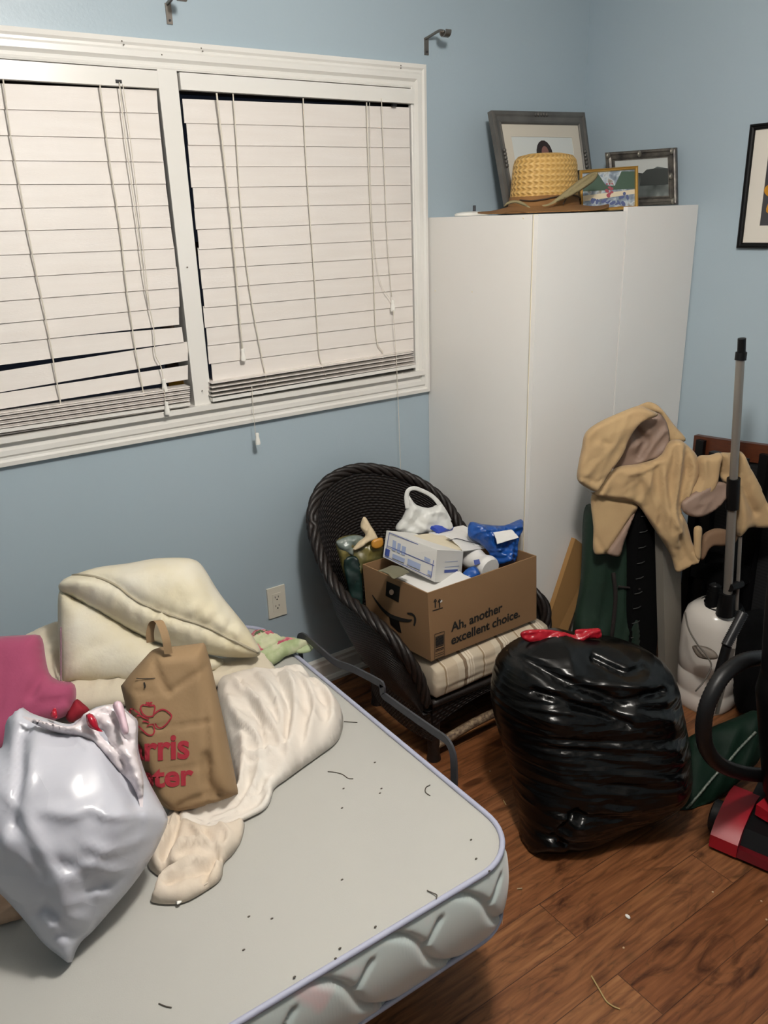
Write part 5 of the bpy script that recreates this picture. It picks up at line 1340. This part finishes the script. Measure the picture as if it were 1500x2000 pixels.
bm = bmesh.new(); tube(bm, catmull([Pgc.pt(*Pgc.uv(*p), .055) for p in ((1196, 1135), (1215, 1137), (1238, 1140))], 4), .004, 6)
tube(bm, catmull([Pgc.pt(*Pgc.uv(*p), .05) for p in ((1188, 1110), (1192, 1160), (1184, 1240))], 4), .007, 6)
bm_link('webbing_strap', bm, M('dark brown webbing', '1e1614', .9), gc, smooth=True)
# black board with stitched edge
def prism_px(name, px, y_, depth, m, parent, bottom=True, **k):
    """upright slab: pixel outline on a plane y=y_, given depth backwards"""
    P_ = [at(*p, y=y_) for p in px]
    bm = bmesh.new(); f_ = [bm.verts.new(p) for p in P_]; g_ = [bm.verts.new(p + Vector((0, depth, 0))) for p in P_]
    bm.faces.new(f_); bm.faces.new(g_[::-1])
    for i in range(len(f_)):
        j = (i + 1) % len(f_); bm.faces.new((f_[j], f_[i], g_[i], g_[j]))
    return bm_link(name, bm, m, parent, **k)
bb = thing('folded_case', 'tall black padded case with a stitched edge, standing under the jacket', 'case', (2.1, 1.57, 0))
yb_ = 1.535
bx0, bx1 = at(1238, 1150, y=yb_).x, at(1292, 1150, y=yb_).x
bm = bmesh.new(); box(bm, bx0, bx1 + .005, yb_, yb_ + .06, 0, .86); bm_link('padded_panel', bm, m_blackm, bb, bevel=.012, smooth='auto')
bm = bmesh.new()
for k in range(14):
    z = .12 + k * .055
    tube(bm, [(bx0 + .004, yb_ - .002, z), (bx0 + .028, yb_ - .003, z - .003), (bx0 + .042, yb_ - .002, z - .002)], .0016, 5)
bm_link('stitching', bm, M('grey thread', '3d3d3c', .8), bb, smooth=True)
al = thing('metal_plank', 'upright grey ribbed metal strip beside the white canister vacuum', 'metal strip', (2.26, 1.52, 0))
m_alu = M('dull grey aluminium', '8a847a', .55, .1, ns=(40, 40, 1), bump=(6, .001))
yb_ = 1.50
c0, c1 = at(1302, 1350, y=yb_), at(1334, 1355, y=yb_); u0, u1 = at(1284, 1050, y=yb_), at(1321, 1065, y=yb_)
c0.z = c1.z = 0.0; u0.z = u1.z = .80
for (s0, s1, dd_) in ((0, .22, 0), (.27, 1, .008)):
    bm = bmesh.new(); p0, p1, p2, p3 = c0.lerp(c1, s0), c0.lerp(c1, s1), u0.lerp(u1, s1), u0.lerp(u1, s0); h = Vector((0, .03, 0)); o_ = Vector((0, dd_, 0))
    hexa(bm, [p0 + o_, p1 + o_, p1 + h, p0 + h, p3 + o_, p2 + o_, p2 + h, p3 + h]); bm_link('strip' if s0 else 'edge_rail', bm, m_alu, al, bevel=.002)

# ------------------------------------------------------------------ jacket
m_jk = M('tan brushed cotton', 'b4986f', .9, var=(9, 'a98c66', .6), bump=(60, .002), sheen=.12)
m_lining = M('dusty pink lining', '8f7869', .6, var=(8, '836c5e', .5), bump=(50, .002))
jk = thing('jacket', 'tan jacket draped over the pile of things in front of the wardrobe', 'jacket', (2.1, 1.5, .5))
Pj = Plane((1.93, 1.60, .85), (-.56, -.81, .12))
fj = lambda s: (lambda u, v: cloth(u, v, 75 + 20 * u, 14, .020, s))
def J(name, px, m, lift, tf=.02, rim=.02, wr=None, cr=(), **k):
    return blob(name, px, m, jk, Pj.up(lift), tf, .012, rim, .0075, wr=wr, creases=cr, **k)
J('collar', [(1230, 800), (1247, 792), (1268, 785), (1290, 796), (1317, 830), (1340, 860), (1303, 862), (1293, 820), (1280, 806)], m_jk, -.05, .014, .02, fj(4))
J('lining', [(1200, 925), (1208, 884), (1230, 850), (1256, 820), (1284, 806), (1302, 825), (1308, 864), (1290, 892), (1255, 905)], m_lining, -.015, .008, .02, lambda u, v: fold(u, v, 60, 6, 26, .012, 4), [([(1245, 845), (1262, 860), (1250, 890)], .012, .03)])
J('body', [(1143, 955), (1162, 961), (1200, 915), (1245, 906), (1287, 892), (1306, 863), (1320, 858), (1335, 863), (1363, 893), (1362, 930), (1345, 965), (1332, 978), (1330, 997), (1342, 1022), (1353, 1062), (1366, 1092), (1345, 1106), (1322, 1118), (1312, 1090), (1300, 1067), (1272, 1025), (1247, 988), (1225, 978), (1196, 974), (1165, 968)], m_jk, .0, .018, .015, fj(5),
  [([(1163, 965), (1200, 972), (1230, 974)], .004, .004)], ridges=[([(1318, 866), (1318, 920), (1310, 990), (1316, 1060)], .016, .030), ([(1342, 880), (1348, 910), (1338, 955), (1326, 1000)], .013, .026), ([(1290, 900), (1290, 960), (1296, 1010), (1312, 1080)], .016, .018),
  ([(1240, 915), (1262, 950), (1275, 1000)], .018, .014), ([(1300, 1000), (1325, 1040), (1345, 1085)], .012, .020), ([(1210, 925), (1250, 918), (1290, 900)], .010, .010)])
J('front_panel', [(1156, 966), (1200, 973), (1225, 977), (1246, 988), (1240, 1003), (1228, 1025), (1218, 1062), (1209, 1087), (1185, 1082), (1160, 1080), (1159, 1030)], m_jk, -.018, .014, .02, lambda u, v: fold(u, v, 60, 4, 20, .008, 8), [([(1160, 1040), (1172, 1065), (1182, 1078)], .006, .008), ([(1184, 1080), (1212, 1040), (1240, 1000)], .006, .012)])
J('turned_hem', [(1186, 1080), (1205, 1050), (1226, 1018), (1240, 1002), (1230, 1030), (1218, 1062), (1209, 1086)], m_lining, -.004, .008, .008)
J('shoulder_flap', [(1143, 846), (1167, 826), (1210, 806), (1247, 793), (1270, 800), (1286, 811), (1253, 826), (1232, 852), (1217, 887), (1194, 920), (1176, 948), (1165, 960), (1150, 955), (1128, 938), (1129, 910), (1136, 876)], m_jk, .035, .020, .016, lambda u, v: cloth(u, v, 40, 13, .014, 3), [([(1132, 930), (1165, 940), (1185, 930)], .006, .006)], lumps=[(1176, 862, .01, -.008)])
J('sleeve', [(1362, 893), (1385, 889), (1408, 885), (1404, 915), (1400, 940), (1384, 965), (1340, 985), (1330, 978), (1345, 955), (1360, 930)], m_jk, .015, .024, .02, fj(2), [([(1362, 900), (1365, 930), (1350, 965)], .008, .016)])
J('cuff_lining', [(1332, 980), (1353, 963), (1375, 952), (1400, 941), (1418, 944), (1428, 952), (1418, 976), (1395, 998), (1367, 1010), (1343, 1006), (1331, 994)], m_lining, .035, .012, .015, lambda u, v: fold(u, v, 40, 6, 28, .008, 4))
J('sleeve', [(1404, 888), (1425, 884), (1448, 882), (1462, 908), (1484, 950), (1506, 1005), (1502, 1030), (1464, 1030), (1452, 1040), (1440, 1048), (1434, 1015), (1428, 960), (1408, 935)], m_jk, .0, .026, .02, fj(7), [([(1430, 890), (1440, 940), (1470, 1000)], .012, .02), ([(1405, 900), (1412, 925)], .012, .03)])
J('pocket_flap', [(1356, 1030), (1371, 1030), (1370, 1060), (1368, 1092), (1356, 1090), (1355, 1060)], m_jk, .02, .010, .008)
J('lower_lining', [(1370, 1050), (1385, 1036), (1405, 1032), (1440, 1042), (1434, 1062), (1410, 1067), (1390, 1068), (1374, 1092), (1366, 1090)], M('brown lining', '7a5f48', .8), -.02, .014, .014)

# ------------------------------------------------------------------ mesh office chair with a wooden top rail, by the right wall
oc = thing('desk_chair', 'black mesh-backed chair with a dark wooden top rail, against the right wall', 'chair', (2.36, 1.40, 0))
m_wood = M('dark cherry wood', '4a2413', .4, var=(9, '5c2e18', .6), ns=(3, 3, 30))
rp = [at(1358, 866, x=2.50), at(1420, 876, x=2.49), at(1520, 890, x=2.50)]
bm = bmesh.new()
for a, b in zip(rp, rp[1:]): pass
rows = []
for i, p in enumerate(catmull(rp, 8)):
    up = .032; rows.append([p + Vector((-.012, 0, -up)), p + Vector((.012, 0, -up)), p + Vector((.012, 0, up)), p + Vector((-.012, 0, up))])
V = [[bm.verts.new(c_) for c_ in r_] for r_ in rows]
for A, B in zip(V, V[1:]):
    for k in range(4): bm.faces.new((A[k], A[(k + 1) % 4], B[(k + 1) % 4], B[k]))
bm.faces.new(V[0]); bm.faces.new(V[-1][::-1]); bm_link('top_rail', bm, m_wood, oc, bevel=.004, smooth='auto')
m_mesh = stripes('black ribbed mesh', [(0, '040405'), (.5, '121214')], .012, 2, .8)
ya_, yb2 = rp[0].y - .01, rp[-1].y
bm = bmesh.new(); box(bm, 2.492, 2.505, yb2 - .06, ya_, .0, .885); bm_link('mesh_back', bm, m_mesh, oc)
bm = bmesh.new(); box(bm, 2.36, 2.49, yb2 + .02, ya_ - .12, .42, .48); bm_link('seat', bm, m_blackm, oc, bevel=.02, smooth='auto')
for (x, y) in ((2.38, yb2 + .05), (2.38, ya_ - .15), (2.48, yb2 + .03), (2.48, ya_ - .03)):
    bm = bmesh.new(); box(bm, x - .015, x + .015, y - .015, y + .015, 0, .43 if x < 2.3 else .88); bm_link('leg', bm, m_black, oc)

# ------------------------------------------------------------------ white canister vacuum with its steel wand
cv = thing('canister_vacuum', 'white canister vacuum with an upright steel wand, beside the grey metal strip', 'vacuum', (2.17, 1.36, 0))
m_wplas = M('glossy white plastic', 'd4cec6', .22, var=(2, 'cdc6bd', .4)); m_seam = M('seam grey', '8a857d', .6)
yv = 1.33
def X_(px, py): return at(px, py, y=yv)
cc_ = at(1386, 1290, y=1.40); ccx, hwid = cc_.x, .098
bm = bmesh.new()
prof_ = [(.90, 0), (.98, .015), (.98, .05), (.93, .06), (.93, .07), (.96, .08), (.98, .135), (.955, .14), (.955, .146), (.985, .15), (1.0, .20), (1.0, .29), (.97, .33), (.88, .362), (.70, .380), (.4, .39), (.001, .392)]
for_seg = 40
rows = []
for (k, z) in prof_:
    row = []
    for i in range(for_seg):
        a = 2 * math.pi * i / for_seg; ce, se = math.cos(a), math.sin(a)
        row.append(bm.verts.new((ccx + hwid * k * math.copysign(abs(ce) ** .8, ce), 1.40 + hwid * k * math.copysign(abs(se) ** .8, se), z)))
    rows.append(row)
for A, B in zip(rows, rows[1:]):
    for i in range(for_seg): bm.faces.new((A[i], A[(i + 1) % for_seg], B[(i + 1) % for_seg], B[i]))
bm.faces.new(rows[0][::-1]); bm_link('body', bm, m_wplas, cv, smooth='auto')
bm = bmesh.new(); lathe(bm, [(.072, -.02), (.074, 0), (.066, .014), (.001, .02)], (ccx + .012, 1.39, .372), 28); bm_link('top_cap', bm, m_black, cv, smooth='auto')
bm = bmesh.new(); hs = Vector((ccx - .02, 1.40, .38))
prof2 = []
for k in range(7): prof2 += [(.033 - .002 * k, .012 * k), (.026 - .002 * k, .012 * k + .006)]
lathe(bm, prof2 + [(.001, .085)], (hs.x, hs.y, .385), 20); bm_link('hose_collar', bm, m_black, cv, smooth=True)
yw = 1.34
w0, w1 = at(1421, 1165, y=yw), at(1446, 700, y=yw - .01)
m_tube = M('brushed steel tube', '98938c', .35, .6)
bm = bmesh.new(); mid = at(1432, 945, y=yw - .005); tube(bm, [w0, mid], .0145, 16); tube(bm, [mid, w1], .0125, 16); bm_link('wand', bm, m_tube, cv, smooth='auto')
bm = bmesh.new(); tube(bm, [at(1430, 993, y=yw - .005), at(1433, 934, y=yw - .005)], .020, 14); bm_link('wand_collar', bm, m_black, cv, smooth='auto')
bm = bmesh.new(); a, b, c = at(1446, 703, y=yw - .01), at(1448, 688, y=yw - .01), at(1449, 661, y=yw - .01)
tube(bm, [a, b, b + Vector((0, 0, .002)), c], [.016, .016, .0115, .0115], 14); bm_link('wand_tip', bm, m_black, cv, smooth='auto')
bm = bmesh.new(); tube(bm, [at(1416, 1200, y=yw), at(1421, 1158, y=yw)], [.03, .024], 14); bm_link('wand_socket', bm, m_black, cv, smooth='auto')
bm = bmesh.new(); tube(bm, [at(1438, 1205, y=yw - .01), at(1446, 1046, y=yw - .01)], .006, 10); bm_link('side_rod', bm, m_tube, cv, smooth='auto')
bm = bmesh.new(); tube(bm, [at(1425, 1148, y=yw - .012), at(1447, 1140, y=yw - .012)], .014, 10); bm_link('rod_clamp', bm, m_black, cv, smooth='auto')
bm = bmesh.new(); tube(bm, [at(1446, 1048, y=yw - .01), at(1449, 1030, y=yw - .01)], .007, 8); bm_link('rod_cap', bm, m_black, cv, smooth='auto')
Pc = Plane(at(1370, 1260, y=1.315)); m_rec = M('shaded recess grey', 'a39a8f', .4)
bm = bmesh.new(); tube(bm, catmull([Pc.pt(*Pc.uv(*p), .012) for p in ((1338, 1196), (1345, 1228), (1362, 1258), (1380, 1280), (1389, 1302), (1375, 1330), (1358, 1350))], 6), .0026, 6); bm_link('power_cord', bm, M('grey cord', '5a544c', .5), cv, smooth=True)
blob('carry_grip', [(1352, 1262), (1375, 1262), (1393, 1270), (1402, 1280), (1400, 1287), (1380, 1288), (1362, 1282)], M('taupe recess shade', '6b6055', .5), cv, Plane(at(1376, 1275, y=1.312)), .006, .01, .012, .006)  # shade of the handle recess, put into the colour of a dark oval

# ------------------------------------------------------------------ black hose with crevice wand, and dark green bag
yr = 1.14
cw = thing('crevice_wand', 'slanting black vacuum wand with a coiled grip and grey stripe', 'wand', tuple(at(1385, 1392, y=yr)))
bm = bmesh.new(); tube(bm, [at(1378, 1396, y=yr), at(1400, 1330, y=yr), at(1420, 1262, y=yr)], .014, 12); bm_link('wand', bm, m_black, cw, smooth='auto')
bm = bmesh.new(); pts = [at(1418, 1262, y=yr).lerp(at(1452, 1196, y=yr), i / 40) for i in range(41)]
tube(bm, pts, [.013 + .003 * (i % 2) for i in range(41)], 12); bm_link('coiled_grip', bm, M('ribbed black rubber', '18181a', .35), cw, smooth=True)
bm = bmesh.new(); slab(bm, [at(1398, 1395, y=yr + .01), at(1404, 1395, y=yr + .01), at(1436, 1268, y=yr + .01), at(1428, 1268, y=yr + .01)], (-.4, -.9, .2), .006); bm_link('grey_stripe', bm, m_alu, cw)
fg = at(1312, 1600, z=.02)
gz = thing('green_bag', 'dark green fabric bag with a pale zipper on the floor beside the rubbish bag', 'bag', (fg.x + .1, fg.y + .06, 0))
m_gbag = M('bottle green nylon', '081c13', .6, var=(10, '0e2419', .6), bump=(40, .002), spec=.15)
Pgb = Plane((1.80, 1.16, .03), (-.45, -.72, .55))
_, hg_ = blob('bag_body', [(1306, 1600), (1310, 1575), (1330, 1520), (1336, 1470), (1345, 1440), (1390, 1420), (1440, 1400), (1478, 1388), (1490, 1430), (1484, 1480), (1440, 1530), (1390, 1570), (1350, 1598), (1325, 1608)], m_gbag, gz, Pgb, .04, .03, .05, .010, wr=lambda u, v: fold(u, v, 50, 4, 18, .012, 5), zmin=.004)
bm = bmesh.new(); zp = catmull([(1319, 1590, 0), (1350, 1552, 0), (1385, 1512, 0), (1420, 1474, 0), (1448, 1444, 0), (1462, 1428, 0)], 8)
tube(bm, [Pgb.pt(*Pgb.uv(p.x, p.y), hg_(*Pgb.uv(p.x, p.y)) + .002) for p in zp], [.0035 + .001 * (i % 2) for i in range(len(zp))], 6); bm_link('zipper', bm, M('pale grey zip teeth', '7c8479', .5, var=(200, '3f4a42', .6)), gz, smooth=True)

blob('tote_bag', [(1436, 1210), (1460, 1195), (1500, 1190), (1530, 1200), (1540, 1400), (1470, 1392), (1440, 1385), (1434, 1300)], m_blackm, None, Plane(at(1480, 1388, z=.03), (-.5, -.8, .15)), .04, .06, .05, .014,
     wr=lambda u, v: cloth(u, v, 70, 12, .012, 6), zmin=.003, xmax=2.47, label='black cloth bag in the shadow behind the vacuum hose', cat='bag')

# ------------------------------------------------------------------ red and black upright vacuum at the right edge
uv_ = thing('upright_vacuum', 'red and black upright vacuum at the right edge of the picture', 'vacuum', (1.85, .80, 0))
m_rp = M('glossy red plastic', '96101f', .42); m_drp = M('dark red bumper', '5a0a12', .3)
f0 = at(1392, 1662, z=0); f1 = at(1520, 1718, z=0)
dv = (f1 - f0).normalized(); dn = Vector((-dv.y, dv.x, 0)); dn = dn if dn.x > 0 else -dn
def fp(a, b, z): 
    v = f0 + dv * a + dn * b; return (v.x, v.y, z)
bm = bmesh.new(); hexa(bm, [fp(.03, .015, .015), fp(.36, .015, .015), fp(.36, .26, .015), fp(.03, .26, .015), fp(.04, .05, .075), fp(.36, .05, .075), fp(.36, .26, .10), fp(.04, .26, .10)]); bm_link('cleaning_head', bm, m_black, uv_, bevel=.008, smooth='auto')
bm = bmesh.new(); hexa(bm, [fp(.03, 0, .012), fp(.36, 0, .012), fp(.36, .03, .012), fp(.03, .03, .012), fp(.03, .008, .034), fp(.36, .008, .034), fp(.36, .03, .034), fp(.03, .03, .034)]); bm_link('front_bumper', bm, m_drp, uv_, bevel=.004, smooth='auto')
bm = bmesh.new(); rows = []
for (b_, z_) in ((-.002, .02), (0, .05), (.03, .076), (.08, .092), (.14, .10), (.19, .09)):
    rows.append([Vector(fp(a_, b_, z_)) for a_ in (-.012, .0, .03, .06)])
lo_ = [[Vector((p.x, p.y, max(.012, p.z - .03))) for p in r_] for r_ in rows]
V = loft(bm, rows); V2 = loft(bm, lo_)
for k in range(len(rows) - 1):
    for j in (0, 3): bm.faces.new((V[k][j], V[k + 1][j], V2[k + 1][j], V2[k][j]))
for k in (0, len(rows) - 1):
    for j in range(3): bm.faces.new((V[k][j], V[k][j + 1], V2[k][j + 1], V2[k][j]))
bm_link('side_fender', bm, m_rp, uv_, smooth='auto')
bm = bmesh.new(); hexa(bm, [fp(.07, .10, .09), fp(.14, .08, .09), fp(.15, .14, .09), fp(.09, .16, .09), fp(.07, .10, .125), fp(.135, .085, .115), fp(.15, .14, .125), fp(.09, .16, .135)]); bm_link('release_pedal', bm, m_rp, uv_, bevel=.006, smooth='auto')
bm = bmesh.new(); wc = Vector(fp(-.022, .09, .045)); tube(bm, [wc - dv * .014, wc - dv * .010, wc + dv * .010, wc + dv * .014], [.038, .045, .045, .038], 28); bm_link('wheel', bm, M('black tyre', '131314', .5), uv_, smooth='auto')
bm = bmesh.new(); tube(bm, [wc - dv * .018, wc - dv * .010], [.018, .022], 20); bm_link('hub', bm, m_iron, uv_, smooth='auto')
bm = bmesh.new()
pb = [at(1545, 1575, y=.86), at(1540, 1500, y=.86), at(1535, 1400, y=.86), at(1530, 1290, y=.86)]
tube(bm, catmull(pb, 8), [.060] * 4 + [.066] * 17 + [.06, .055, .045, .035], 24); bm_link('dust_canister', bm, m_black, uv_, smooth='auto')
bm = bmesh.new(); tube(bm, catmull([at(1530, 1310, y=.86), at(1528, 1180, y=.87), at(1532, 1040, y=.88)], 6), [.05 - .0022 * i for i in range(13)], 16); bm_link('handle_stem', bm, m_black, uv_, smooth='auto')
bm = bmesh.new(); yh = .93
hose = catmull([at(p[0], p[1], y=yh + d_) for p, d_ in (((1530, 1282), .02), ((1490, 1284), .01), ((1450, 1292), 0), ((1412, 1320), 0), ((1384, 1370), 0), ((1374, 1420), 0), ((1380, 1462), 0), ((1405, 1492), 0), ((1445, 1508), 0), ((1490, 1514), 0), ((1540, 1518), .02))], 14)
tube(bm, hose, [.0185 + .0012 * (i % 2) for i in range(len(hose))], 16); bm_link('hose', bm, M('dark grey hose', '101011', .45, spec=.35), uv_, smooth=True)
